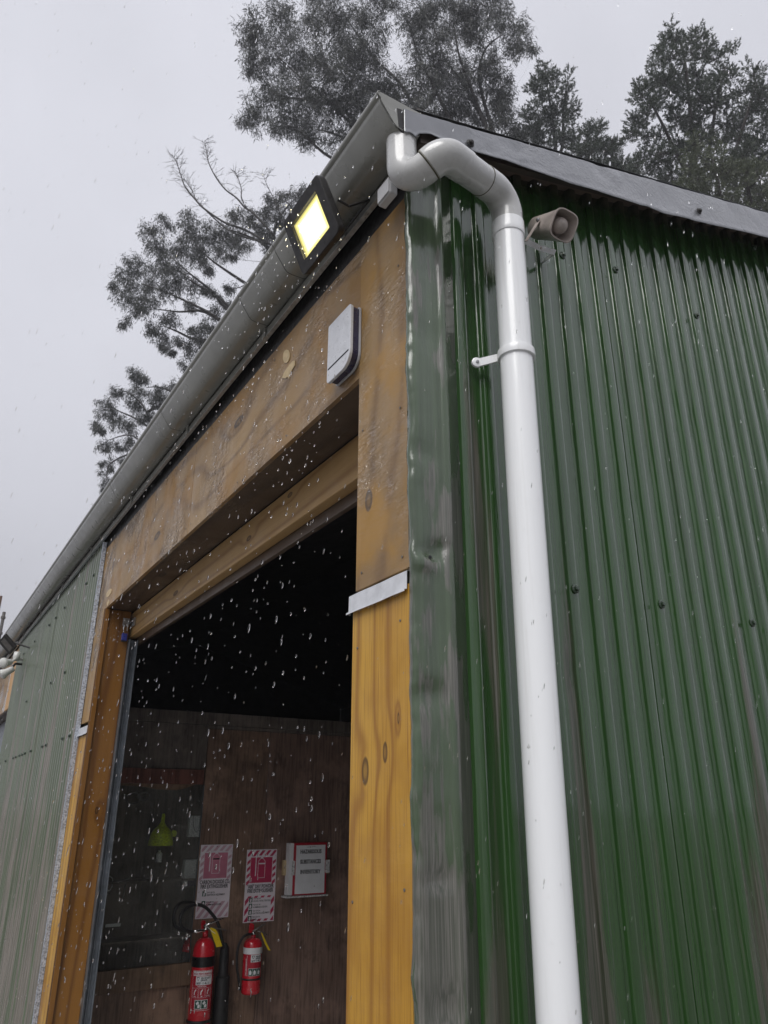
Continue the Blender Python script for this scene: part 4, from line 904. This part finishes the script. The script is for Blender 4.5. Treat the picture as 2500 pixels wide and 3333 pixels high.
MB().tube(spline([PX(1110, 645, 4.06), PX(1040, 655, 4.05), PX(970, 700, 4.05), PX(915, 800, 4.05), PX(885, 950, 4.05), PX(885, 1150, 4.05), PX(905, 1290, 4.06), PX(930, 1480, 4.08)]), .0085, 10).build('hose', M['rubber'], e, smooth=True)
MB().prism([PX(1065, 630, 4.15), PX(1072, 510, 4.15), PX(1090, 485, 4.15), PX(1120, 485, 4.15), PX(1145, 510, 4.15), PX(1130, 640, 4.15)], (0, .012, 0)).build('hanger', M['red'], e, bevel=.002)
MB().prism([PX(1240, 620, 4.0), PX(1258, 630, 4.0), PX(1385, 895, 4.0), PX(1350, 885, 4.0), PX(1300, 790, 4.0)], (0, .001, 0)).build('service_tag', M['yellow'], e)
# added half copy standing in for the extinguisher's reflection in the pane
X3, Y3 = at(626, 3090, 'y', 4.30).x, 4.30
e = empty('fire_extinguisher', (X3, Y3, zpx(3326)-.055), 'added red cylinder with black band standing in for an extinguisher reflection in the dusty pane', 'fire extinguisher', 'fire extinguishers on the inner wall')
pf = [(.07, .752), (.070, .80)]
zA, zB_, zC_ = at(612, 3142, 'y', 4.24).z, at(612, 3100, 'y', 4.24).z, at(625, 3050, 'y', 4.24).z
body = MB().lathe((X3, Y3, 0), [(.066, zA-.03), (.070, zA-.02), (.070, zB_+.008), (.066, zB_+.035), (.054, zB_+.065), (.036, zB_+.088), (.015, zC_+.012), (.013, zC_+.03)], 36).build('cylinder', M['red'], e, smooth=True)
MB().lathe((X3, Y3, 0), [(.0712, zA), (.0712, zB_)], 36, cap0=False, cap1=False).build('black_band', M['blackband'], body, smooth=True)

# ------------------------------------------------------------------ things behind the dusty pane
YG = YB+.09
q = at(522, 2752, 'y', YG)
fn_ = empty('funnel', q, 'lime yellow plastic funnel hung spout up behind the dusty pane', 'funnel')
MB().lathe((q.x, q.y, q.z), [(.083, 0), (.084, .006), (.082, .03), (.074, .07), (.058, .10), (.030, .125), (.014, .150), (.011, .20), (.008, .205)], 30).build('funnel_cone', M['lime'], fn_, smooth=True)
MB().lathe((q.x+.086, q.y, q.z+.075), [(.022, -.003), (.022, .003)], 16, (0, 1, 0)).build('hanging_tab', M['lime'], fn_)
def carditem(px0, py0, px1, py1, label, nm='white_card_box', depth=.05, cat='box'):
    a = at(px0, py1, 'y', YG); b = at(px1, py0, 'y', YG); r = empty(nm, a, label, cat); MB().box((a.x, YG-depth/2, a.z), (b.x, YG+depth/2, b.z)).build('carton', M['card'], r, bevel=.003); return r, a, b
r, a, b = carditem(610, 2655, 652, 2724, 'upper speckled white box behind the dusty pane with a loop of cord')
MB().tube(spline([(a.x+.02, YG-.028, b.z), (a.x+.03, YG-.03, a.z+.06), (a.x+.055, YG-.03, a.z+.035), (b.x-.012, YG-.03, a.z+.07), (b.x-.01, YG-.028, b.z)]), .0015, 5).build('cord', M['ink'], r)
r, a, b = carditem(592, 2797, 648, 2884, 'lower larger speckled white box with a purple base behind the dusty pane')
MB().box((a.x+.03, YG-.0275, a.z), (b.x, YG-.0262, a.z+.05)).build('purple_patch', simple('dull_purple', (.05, .03, .07), .6), r)
q = at(516, 2806, 'y', YG); r = empty('glue_bottle', q, 'small speckled white bottle below the lime funnel', 'bottle'); MB().lathe(q, [(.020, 0), (.020, .055), (.008, .066), (.008, .075)], 16).build('bottle_body', M['card'], r, smooth=True, auto=40); MB().lathe(q+Vector((0, 0, .075)), [(.010, 0), (.009, .014)], 12).build('bottle_cap', M['tool'], r)
q = at(357, 2876, 'y', YG); r = empty('shackle_clip', q, 'small white metal clip at the left edge of the dusty pane', 'clip')
MB().tube([(q.x-.016, q.y, q.z-.04), (q.x-.02, q.y, q.z+.035), (q.x-.005, q.y, q.z+.045), (q.x+.016, q.y, q.z+.03), (q.x+.018, q.y, q.z-.02), (q.x+.005, q.y, q.z-.042), (q.x-.016, q.y, q.z-.04)], [.008, .008, .003, .003, .003, .003, .008], 8).build('clip_ring', M['card'], r, smooth=True)
q = at(408, 2890, 'y', YG); r = empty('spanner', q, 'dark ring spanner hanging behind the dusty pane', 'spanner')
m = MB(); m.tube([(q.x-.01, q.y, q.z-.07), (q.x, q.y, q.z+.03)], .006, 6); m.tube([(q.x+.012*math.cos(t), q.y, q.z+.045+.016*math.sin(t)) for t in [2*math.pi*i/14 for i in range(15)]], .004, 6, False); m.build('spanner_body', M['tool'], r, smooth=True)
rings = [(435, 2598, .045, 'larger grey wire coil hanging top left behind the dusty pane'), (470, 2592, .035, 'smaller grey wire coil beside the larger one behind the dusty pane')]
for px, py, rr, lb in rings:
    q = at(px, py, 'y', YG); r = empty('wire_coil', q, lb, 'wire coil', 'wire coils behind the pane'); m = MB()
    for k in range(4): ph = random.random(); m.tube([(q.x+(rr+.004*k)*math.cos(t+ph), q.y+.004*k, q.z+(rr*.9-.003*k)*math.sin(t+ph)) for t in [2*math.pi*i/20 for i in range(21)]], .0022, 5, False)
    m.build('coil', M['tool'], r, smooth=True)
glint_q = at(362, 3010, 'y', YG); r = empty('shelf_glint_strip', glint_q, 'white strip painting a bright reflection on the lower shelf behind the dusty pane', 'painted reflection'); MB().box((glint_q.x-.045, YG-.04, glint_q.z-.008), (glint_q.x+.05, YG-.036, glint_q.z+.010)).build('strip', M['white'], r)  # white strip stands in for a bright reflection on the shelf

# ------------------------------------------------------------------ trees
def leaf_mesh(name, mat, parent, pos, dirs, length, width):
    """one thin folded leaf (2 triangles each side of a midrib) per position"""
    n = len(pos); o0 = np.array(origin(parent)); d = dirs/np.linalg.norm(dirs, axis=1)[:, None]
    rnd = rng.normal(size=(n, 3)); s = np.cross(d, rnd); s /= np.linalg.norm(s, axis=1)[:, None]
    L = length[:, None]; W2 = width[:, None]/2; p = pos-o0
    bend = np.cross(d, s)*L*.08
    V = np.empty((n, 4, 3)); V[:, 0] = p; V[:, 1] = p+d*L*.42+s*W2+bend; V[:, 2] = p+d*L; V[:, 3] = p+d*L*.42-s*W2+bend
    me = bpy.data.meshes.new(name); me.vertices.add(4*n); me.vertices.foreach_set('co', V.reshape(-1).astype(np.float32))
    me.loops.add(4*n); me.loops.foreach_set('vertex_index', np.arange(4*n, dtype=np.int32)); me.polygons.add(n)
    me.polygons.foreach_set('loop_start', np.arange(0, 4*n, 4, dtype=np.int32)); me.update(); me.validate(); me.materials.append(mat)
    o = bpy.data.objects.new(name, me); COL.objects.link(o); o.parent = parent; o['kind'] = 'stuff'; return o
def wob(a, b, n, amp, sag=0.0):
    a, b = Vector(a), Vector(b); L = (b-a).length; o = []
    r1 = Vector([random.uniform(-1, 1) for _ in range(3)])*amp*L; r2 = Vector([random.uniform(-1, 1) for _ in range(3)])*amp*L
    for i in range(n+1): t = i/n; o.append(a+(b-a)*t+r1*math.sin(math.pi*t)*.6+r2*math.sin(2*math.pi*t)*.3+Vector((0, 0, sag*L*math.sin(math.pi*t))))
    return o
def tree(label, cat, clumps, limbs, depth, foot, mat, style, group, per=60, dj=1.6, tr=.22, leafL=.17, leafW=.023, name='eucalyptus_tree', dens=1.0, limb_r=.085):
    """clumps: (px,py,r) crown masses; limbs: polylines from trunk outward (px,py); depth: metres; foot: pixel x,y where all limbs meet"""
    root0 = deep(foot[0], foot[1], depth); base = Vector((root0.x, root0.y, 0))
    root = empty(name, base, label, cat, group)
    ks = FPX/depth
    MB().tube([base, base+Vector((.1, -.05, root0.z*.35)), base+Vector((-.05, .08, root0.z*.7)), root0], [tr*1.5, tr*1.1, tr*.95, tr*.7], 10).build('trunk', M['bark'], root, smooth=True)
    nodes = [(root0, tr*.6)]
    for lb in limbs:
        dz = random.uniform(-dj, dj)*.6; P = [deep(x, y, depth+dz*(i/len(lb))) for i, (x, y) in enumerate(lb)]
        st = min(nodes, key=lambda q: (q[0]-P[0]).length)[0]; P = [st]+P; pts = spline(P, 4); k = len(pts)
        rad = [limb_r*(1-.82*i/(k-1)) for i in range(k)]
        MB().tube(pts, rad, 7).build('branch', M['bark'], root, smooth=True)
        nodes += [(pts[i], rad[i]) for i in range(0, k, 2)]
    tw = MB(); P_, D_, Ls, Ws = [], [], [], []
    cl = []
    for (x, y, r_) in clumps: cl.append((deep(x, y, depth+random.uniform(-dj, dj)), r_/ks*(1.12 if style == 'euc' else 1.0)))
    if style == 'euc': cl += [(c+Vector(rng.normal(size=3)).normalized()*q*.95, q*.55) for c, q in list(cl)]
    cl.sort(key=lambda c: (c[0]-root0).length)
    for c, r_ in cl:
        down = (c-root0)
        best = min(nodes, key=lambda q: (q[0]-c).length + .35*abs((q[0]-root0).length-(c-root0).length*.75))
        pts = wob(best[0], c, 5, .10); ra = min(best[1]*.6, .024); tw.tube(pts, [ra*(1-.6*i/5) for i in range(6)], 5)
        nodes += [(p, ra*.7) for p in pts[2:]]
        nt_ = max(6, int(per*dens*(r_/.7)**2))
        for _ in range(nt_):
            v = Vector(rng.normal(size=3)); v.normalize(); v *= r_*random.random()**.55; v.z *= .85
            tip = c+v
            if random.random() < .7: tw.tube(wob(c+v*.15, tip, 3, .12), [.007, .005, .004, .003], 3, False)
            if style == 'euc':
                nl = random.randint(24, 44); lp = np.array(tip)+rng.normal(size=(nl, 3))*.10*(r_/.7)**.3
                dd = rng.normal(size=(nl, 3))*.55+np.array([0, 0, -.9])+np.array(v)*.25/r_
                P_.append(lp); D_.append(dd); Ls.append(rng.uniform(.65, 1.2, nl)*leafL); Ws.append(rng.uniform(.8, 1.2, nl)*leafW)
            else:
                ax_ = (Vector((v.x, v.y, 0)).normalized()*.8+Vector((0, 0, .9))+Vector(rng.normal(size=3))*.35).normalized(); nl = random.randint(14, 22)
                tt = rng.uniform(0, 1, nl); lp = np.array(tip)+np.outer(tt, np.array(ax_))*leafL*2.0
                dd = np.array(ax_)*1.0+rng.normal(size=(nl, 3))*.55
                P_.append(lp); D_.append(dd); Ls.append(rng.uniform(.6, 1.1, nl)*leafL); Ws.append(rng.uniform(.8, 1.2, nl)*leafW)
    o = tw.build('twigs', M['bark'], root); o['kind'] = 'stuff'
    leaf_mesh('foliage', mat, root, np.concatenate(P_), np.concatenate(D_), np.concatenate(Ls), np.concatenate(Ws))
    return root
def cv(lst, ox, oy, s): return [(ox+a[0]*s, oy+a[1]*s)+tuple(q*s for q in a[2:]) for a in lst]
def pl(lst, ox, oy, s): return [(ox+x*s, oy+y*s) for x, y in lst]
GE = 'gum trees behind the shed'
cA = [(830, 110, 55), (860, 190, 70), (815, 230, 45), (900, 60, 70), (950, 130, 85), (985, 220, 75), (850, 330, 55), (835, 385, 45), (900, 300, 50), (925, 375, 60), (965, 300, 60), (1010, 380, 70), (1075, 430, 45), (1005, 440, 50), (900, 415, 35),
      (1080, 50, 90), (1010, 60, 60), (1120, 130, 85), (1075, 230, 90), (1180, 60, 75), (1170, 240, 85), (1160, 330, 80), (1230, 290, 75), (1090, 320, 75), (1290, 330, 70), (1215, 120, 40), (1210, 190, 45), (1350, 60, 60), (1400, 20, 60), (1290, 15, 45), (1370, 130, 70),
      (1420, 190, 80), (1460, 70, 90), (1530, 40, 80), (1590, 30, 55), (1545, 120, 70), (1620, 80, 45), (1690, 110, 48), (1670, 150, 45), (1705, 150, 30), (1440, 260, 80), (1370, 280, 65), (1500, 290, 75), (1450, 370, 80), (1590, 290, 65), (1610, 200, 45), (1570, 210, 50), (1630, 340, 55), (1560, 390, 65), (1360, 390, 60), (1650, 300, 40), (1640, 400, 50), (1690, 430, 40), (1250, 400, 60)]
lA = [[(1480, 420), (1420, 300), (1363, 180), (1330, 80)], [(1582, 424), (1540, 330), (1502, 265), (1449, 192), (1410, 80)], [(1363, 358), (1297, 265), (1210, 179), (1124, 53)], [(1290, 480), (1157, 411), (1071, 331), (985, 258), (899, 179)], [(1250, 560), (1084, 517), (978, 431), (899, 391)], [(1240, 560), (1170, 480), (1100, 440), (1030, 420)], [(1600, 420), (1560, 260), (1580, 160), (1640, 110)], [(1590, 430), (1500, 200), (1480, 90)], [(1180, 420), (1100, 350), (960, 320), (880, 330)]]
tree('tall spreading gum tree rising behind the shed corner', 'tree', cA, lA, 24, (1640, 760), M['euc'], 'euc', GE, per=40, tr=.3, limb_r=.085)
cB = cv([(300, 660, 75), (440, 640, 65), (600, 640, 90), (700, 720, 110), (560, 790, 110), (380, 800, 110), (220, 920, 85), (120, 1020, 85), (90, 1110, 60), (220, 1080, 100), (350, 980, 100), (480, 930, 100), (190, 1200, 80), (150, 1310, 45), (300, 1180, 90), (420, 1090, 85), (860, 700, 100), (950, 590, 75), (1050, 570, 75), (1100, 660, 85), (1200, 560, 85), (1200, 460, 55), (1290, 400, 65), (1400, 370, 55), (1320, 480, 85), (1250, 640, 60), (980, 770, 85), (1150, 720, 75), (800, 820, 80), (640, 880, 75), (740, 930, 55), (870, 850, 45), (560, 1070, 80), (360, 1380, 70), (470, 1310, 65), (300, 1370, 45), (400, 1490, 50), (440, 1530, 35), (620, 1390, 60), (700, 1350, 70), (780, 1240, 55), (860, 1180, 50), (690, 1080, 50), (620, 1200, 50), (580, 1550, 55), (550, 1640, 45), (640, 1480, 60), (510, 1440, 45), (700, 1450, 50), (900, 1090, 45), (760, 1130, 35)], 350, 450, .452)
lB = [pl(l, 350, 450, .452) for l in ([(1000, 1350), (850, 1330), (720, 1250), (580, 1180), (400, 1100), (250, 1050)], [(1000, 1330), (850, 1220), (750, 1100), (600, 980), (450, 850)], [(1150, 1150), (1000, 1050), (850, 950), (740, 870), (650, 780)], [(950, 1400), (700, 1250), (520, 1250), (350, 1230)], [(1250, 900), (1150, 780), (1000, 700), (850, 650)], [(850, 1450), (640, 1450), (500, 1390), (400, 1350)], [(1250, 900), (1200, 700), (1250, 560), (1330, 450)], [(900, 1250), (800, 1150), (640, 1050), (560, 1000)])]
tree('broad rounded gum tree crown behind the middle of the gutter', 'tree', cB, lB, 27, (1000, 1200), M['euc'], 'euc', GE, per=50, leafL=.16, tr=.3, limb_r=.09)
cC = cv([(690, 880, 42), (840, 790, 45), (800, 760, 30), (820, 880, 55), (640, 930, 45), (630, 1010, 50), (700, 1060, 60), (830, 970, 50), (850, 1050, 45), (590, 1080, 32), (600, 1110, 25), (630, 1200, 45), (700, 1190, 35), (650, 1290, 35), (640, 1370, 38), (630, 1430, 32), (760, 1190, 45), (930, 900, 50), (1030, 840, 45), (960, 950, 45), (900, 1010, 35), (730, 1300, 35), (870, 790, 30), (680, 1440, 35), (790, 1110, 40), (1000, 900, 40)], 0, 800, .5425)
lC = [pl(l, 0, 800, .5425) for l in ([(1000, 1250), (900, 1100), (800, 1030), (710, 990), (650, 950)], [(950, 1250), (880, 1000), (800, 900), (740, 870)], [(1050, 900), (960, 850), (880, 850)], [(950, 1300), (800, 1140), (640, 1170)], [(950, 1330), (800, 1250), (660, 1310), (640, 1400)])]
tree('smaller open gum tree showing left of the gutter', 'tree', cC, lC, 30, (640, 1620), M['euc'], 'euc', GE, per=50, leafL=.16, tr=.22, limb_r=.07, dj=1.0)
# dead bare branches rising above the broad crown
root0 = deep(900, 1000, 25.5); dt = empty('bare_tree', (root0.x, root0.y, 0), 'bare dead branches standing up through the broad gum crown', 'tree')
MB().tube([(root0.x, root0.y, 0), (root0.x+.1, root0.y, root0.z*.5), root0], [.2, .16, .08], 8).build('trunk', M['deadwood'], dt, smooth=True)
dead = [([(1200, 780), (990, 660), (850, 610), (700, 510), (640, 450), (560, 350), (530, 270), (500, 180), (480, 140)], .045), ([(1170, 760), (980, 710), (860, 655), (740, 550), (650, 460), (610, 380), (560, 300)], .035), ([(1200, 700), (1050, 540), (990, 500), (930, 430), (850, 370), (780, 280), (730, 180), (715, 110), (700, 20)], .040), ([(1000, 500), (965, 430), (965, 370), (945, 300), (920, 245)], .028), ([(1250, 560), (1200, 440), (1150, 340), (1120, 260)], .022)]
tws = MB()
for pts, r0 in dead:
    P = [deep(350+x*.452, 450+y*.452, 25.5+.1*i) for i, (x, y) in enumerate(pts)]; sp_ = spline(P, 4); k = len(sp_)
    MB().tube(sp_, [r0*(1-.75*i/(k-1)) for i in range(k)], 6).build('branch', M['deadwood'], dt, smooth=True)
    for i in range(int(k*.35), k):
        for _ in range(3 if i > k*.7 else 1):
            a = sp_[i]; d = (cR*random.uniform(-1, 1)+cU*random.uniform(-.1, 1.1)+cF*random.uniform(-.5, .5)).normalized()*random.uniform(.15, .5)
            q = wob(a, a+d, 3, .15); tws.tube(q, [.008, .006, .005, .003], 3, False)
            for _2 in range(2): d2 = (d.normalized()+Vector(rng.normal(size=3))*.5).normalized()*random.uniform(.1, .25); tws.tube([q[2], q[2]+d2], [.005, .003], 3, False)
tag(tws.build('twigs', M['deadwood'], dt), kind='stuff')
# conifers
def conc(out, n, rmin, rmax, seed):
    """fill a pixel polygon with clumps"""
    rr = random.Random(seed); xs = [p[0] for p in out]; ys = [p[1] for p in out]; o = []
    def inside(x, y):
        c = False
        for i in range(len(out)):
            (x1, y1), (x2, y2) = out[i], out[i-1]
            if (y1 > y) != (y2 > y) and x < (x2-x1)*(y-y1)/(y2-y1)+x1: c = not c
        return c
    for _ in range(n*12):
        x, y = rr.uniform(min(xs), max(xs)), rr.uniform(min(ys), max(ys))
        if inside(x, y) and all((x-a)**2+(y-b)**2 > (rmin*.85)**2 for a, b, _r in o): o.append((x, y, rr.uniform(rmin, rmax)))
        if len(o) >= n: break
    return o
s = .3617
outE = pl([(790, 250), (900, 270), (1000, 310), (1130, 370), (1340, 430), (1370, 600), (1340, 680), (1490, 610), (1600, 680), (1600, 850), (1659, 900), (1800, 1000), (1900, 2000), (1500, 1950), (900, 1800), (400, 1600), (390, 1300), (480, 1180), (450, 1080), (560, 1000), (470, 900), (500, 790), (620, 660), (680, 520), (740, 400)], 1900, 0, s)
cE = conc(outE, 150, 24, 36, 5)+pl([(790, 235)], 1900, 0, s)[:0]+[(1900+s*x, s*y, r_*s) for x, y, r_ in ((790, 240, 40), (760, 290, 40), (690, 500, 45), (600, 650, 45), (500, 770, 45), (460, 900, 45), (430, 1060, 45), (400, 1270, 45), (1340, 420, 45), (1480, 590, 45), (1590, 660, 45), (1640, 880, 50))]
tree('big dense conifer standing behind the roof at upper right', 'tree', cE, [pl(l, 1900, 0, s) for l in ([(1000, 1500), (950, 900), (900, 500), (830, 300)], [(1100, 1500), (1200, 900), (1280, 600)], [(900, 1500), (700, 1100), (560, 850)], [(1300, 1500), (1480, 1000), (1560, 750)])], 21, (2290, 760), M['con'], 'con', 'conifers behind the roof', per=290, leafL=.085, leafW=.022, name='conifer_tree', dj=1.5, tr=.3)
outF = pl([(1000, 1250), (1150, 1350), (1400, 1420), (1700, 1480), (1900, 2050), (1500, 1980), (1000, 1830), (800, 1780), (880, 1600)], 1900, 0, s)
tree('mossy green conifer low in front of the big dense one', 'tree', conc(outF, 60, 22, 32, 9), [pl(l, 1900, 0, s) for l in ([(1250, 1900), (1200, 1600), (1150, 1400)], [(1500, 1950), (1480, 1700), (1450, 1500)])], 18, (2400, 860), M['con2'], 'con', 'conifers behind the roof', per=280, leafL=.075, leafW=.02, name='conifer_tree', dj=.8, tr=.22)
outD = [(1775, 205), (1800, 225), (1795, 250), (1850, 235), (1858, 260), (1845, 310), (1865, 345), (1885, 380), (1890, 430), (1870, 480), (1740, 480), (1690, 470), (1690, 430), (1720, 400), (1700, 360), (1740, 330), (1725, 290), (1745, 250)]
tree('narrow dark conifer between the tall gum and the big conifer', 'tree', conc(outD, 58, 14, 22, 3)+[(1770, 205, 12), (1852, 240, 12)], [[(1810, 500), (1800, 400), (1785, 300), (1772, 215)], [(1830, 480), (1835, 350), (1850, 250)]], 26, (1830, 640), M['con'], 'con', 'conifers behind the roof', per=340, leafL=.10, leafW=.026, name='conifer_tree', dj=.9, tr=.2)
outG = pl([(60, 1130), (140, 1110), (185, 1100), (190, 1170), (150, 1260), (140, 1330), (190, 1300), (260, 1230), (330, 1310), (350, 1400), (450, 1420), (500, 1560), (400, 1640), (-100, 1500), (-120, 1400), (-60, 1300), (0, 1230)], 1900, 0, s)
tree('low ragged conifer tops just above the barge flashing', 'tree', conc(outG, 44, 14, 22, 13), [pl(l, 1900, 0, s) for l in ([(60, 1500), (90, 1300), (170, 1120)], [(250, 1550), (250, 1350), (260, 1250)])], 24, (1960, 620), M['con'], 'con', 'conifers behind the roof', per=320, leafL=.095, leafW=.024, name='conifer_tree', dj=.9, tr=.18)

# ------------------------------------------------------------------ rainy air
hz = bpy.data.materials.new('rainy_air'); hz.use_nodes = True; hz.node_tree.nodes.clear()
ho = nn(hz.node_tree, 'ShaderNodeOutputMaterial'); hv = nn(hz.node_tree, 'ShaderNodeVolumePrincipled')
hv.inputs['Color'].default_value = (.93, .94, 1, 1); hv.inputs['Density'].default_value = HAZE; hv.inputs['Anisotropy'].default_value = 0.2
hz.node_tree.links.new(hv.outputs[0], ho.inputs['Volume'])
tag(MB().box((-45, -45, -1), (75, 75, 34)).build('haze', hz), kind='stuff')
# ------------------------------------------------------------------ rain
ico_v, ico_f = [], []
for i in range(5):
    for j in range(8):
        th_ = math.pi*i/4; ph_ = 2*math.pi*j/8; ico_v.append((math.sin(th_)*math.cos(ph_), math.sin(th_)*math.sin(ph_), math.cos(th_)))
ico_f = [(i*8+j, (i+1)*8+j, (i+1)*8+(j+1) % 8, i*8+(j+1) % 8) for i in range(4) for j in range(8)]
IV = np.array(ico_v); IF = np.array(ico_f)
def drops(name, P, r_, st, label, tilt=(.10, -.06)):
    n = len(P); V = IV[None]*r_[:, None, None]*np.ones((n, 1, 1)); V = V.copy(); V[:, :, 2] *= st[:, None]
    V[:, :, 0] += V[:, :, 2]*tilt[0]; V[:, :, 1] += V[:, :, 2]*tilt[1]; V += P[:, None, :]
    F_ = (IF[None]+(np.arange(n)*len(IV))[:, None, None]).reshape(-1, 4)
    me = bpy.data.meshes.new(name); me.from_pydata(V.reshape(-1, 3).tolist(), [], F_.tolist()); me.shade_smooth(); me.materials.append(M['water'])
    o = bpy.data.objects.new(name, me); COL.objects.link(o); tag(o, label, 'rain', None, 'stuff')
n = 1300   # curtain dripping off the gutter in front of the doorway
P = np.stack([rng.uniform(-.20, -.03, n), .25+3.2*rng.random(n)**1.5, 3.25-2.9*rng.random(n)], 1)
drops('gutter_drips', P, rng.uniform(.0010, .0028, n)*rng.choice([.5, .7, 1, 1.2], n), rng.uniform(1.3, 4.0, n), 'clear water drops falling from the gutter in front of the doorway')
lc = np.array(fl_c); n = 160   # drops caught in the lamp light
P = lc+np.stack([rng.uniform(-.16, .02, n), rng.normal(0, .20, n), rng.normal(-.12, .16, n)], 1); P = P[P[:, 0] < -.19]; n = len(P)
drops('lamplit_drops', P, rng.uniform(.0008, .0016, n), rng.uniform(1.5, 5, n), 'rain drops catching the light around the lit floodlight')
n = 1100   # fine rain
Zc_ = rng.uniform(.7, 3.0, n); X_ = rng.uniform(-200, 2700, n); Y_ = rng.uniform(-100, 3400, n)
P = np.array([list(deep(a, b, c)) for a, b, c in zip(X_, Y_, Zc_)]); keep = ((P[:, 0] < -.17) | (P[:, 1] < -.2)) & (P[:, 2] > .1)
P = P[keep]; n = len(P)
drops('falling_rain', P, rng.uniform(.0004, .0009, n)*np.clip(np.linalg.norm(P-np.array(CAM), axis=1)/1.6, .5, 2), rng.uniform(4, 9, n), 'fine rain drops falling through the air', (.16, -.10))
# beads clinging to things: pipe and alarm box
bp, brr = [], []
for _ in range(90):
    z = random.uniform(1.3, 3.0); a = R(random.uniform(215, 300)); x = E_.x+(D.x-E_.x)*(z/3.2); bp.append((x+(RP+.0002)*math.cos(a), -.11+(RP+.0002)*math.sin(a), z)); brr.append(random.uniform(.0006, .0016))
for _ in range(70): bp.append((-.0383, random.uniform(.25, .375), random.uniform(2.79, 2.93))); brr.append(random.uniform(.0007, .0018))
for _ in range(26): bp.append((random.uniform(-.012, -.006), random.uniform(.01, .27), 2.0095)); brr.append(random.uniform(.001, .0024))
drops('clinging_beads', np.array(bp), np.array(brr), np.full(len(bp), 1.15), 'small water beads clinging to the pipe, alarm box and metal strip', (0, 0))
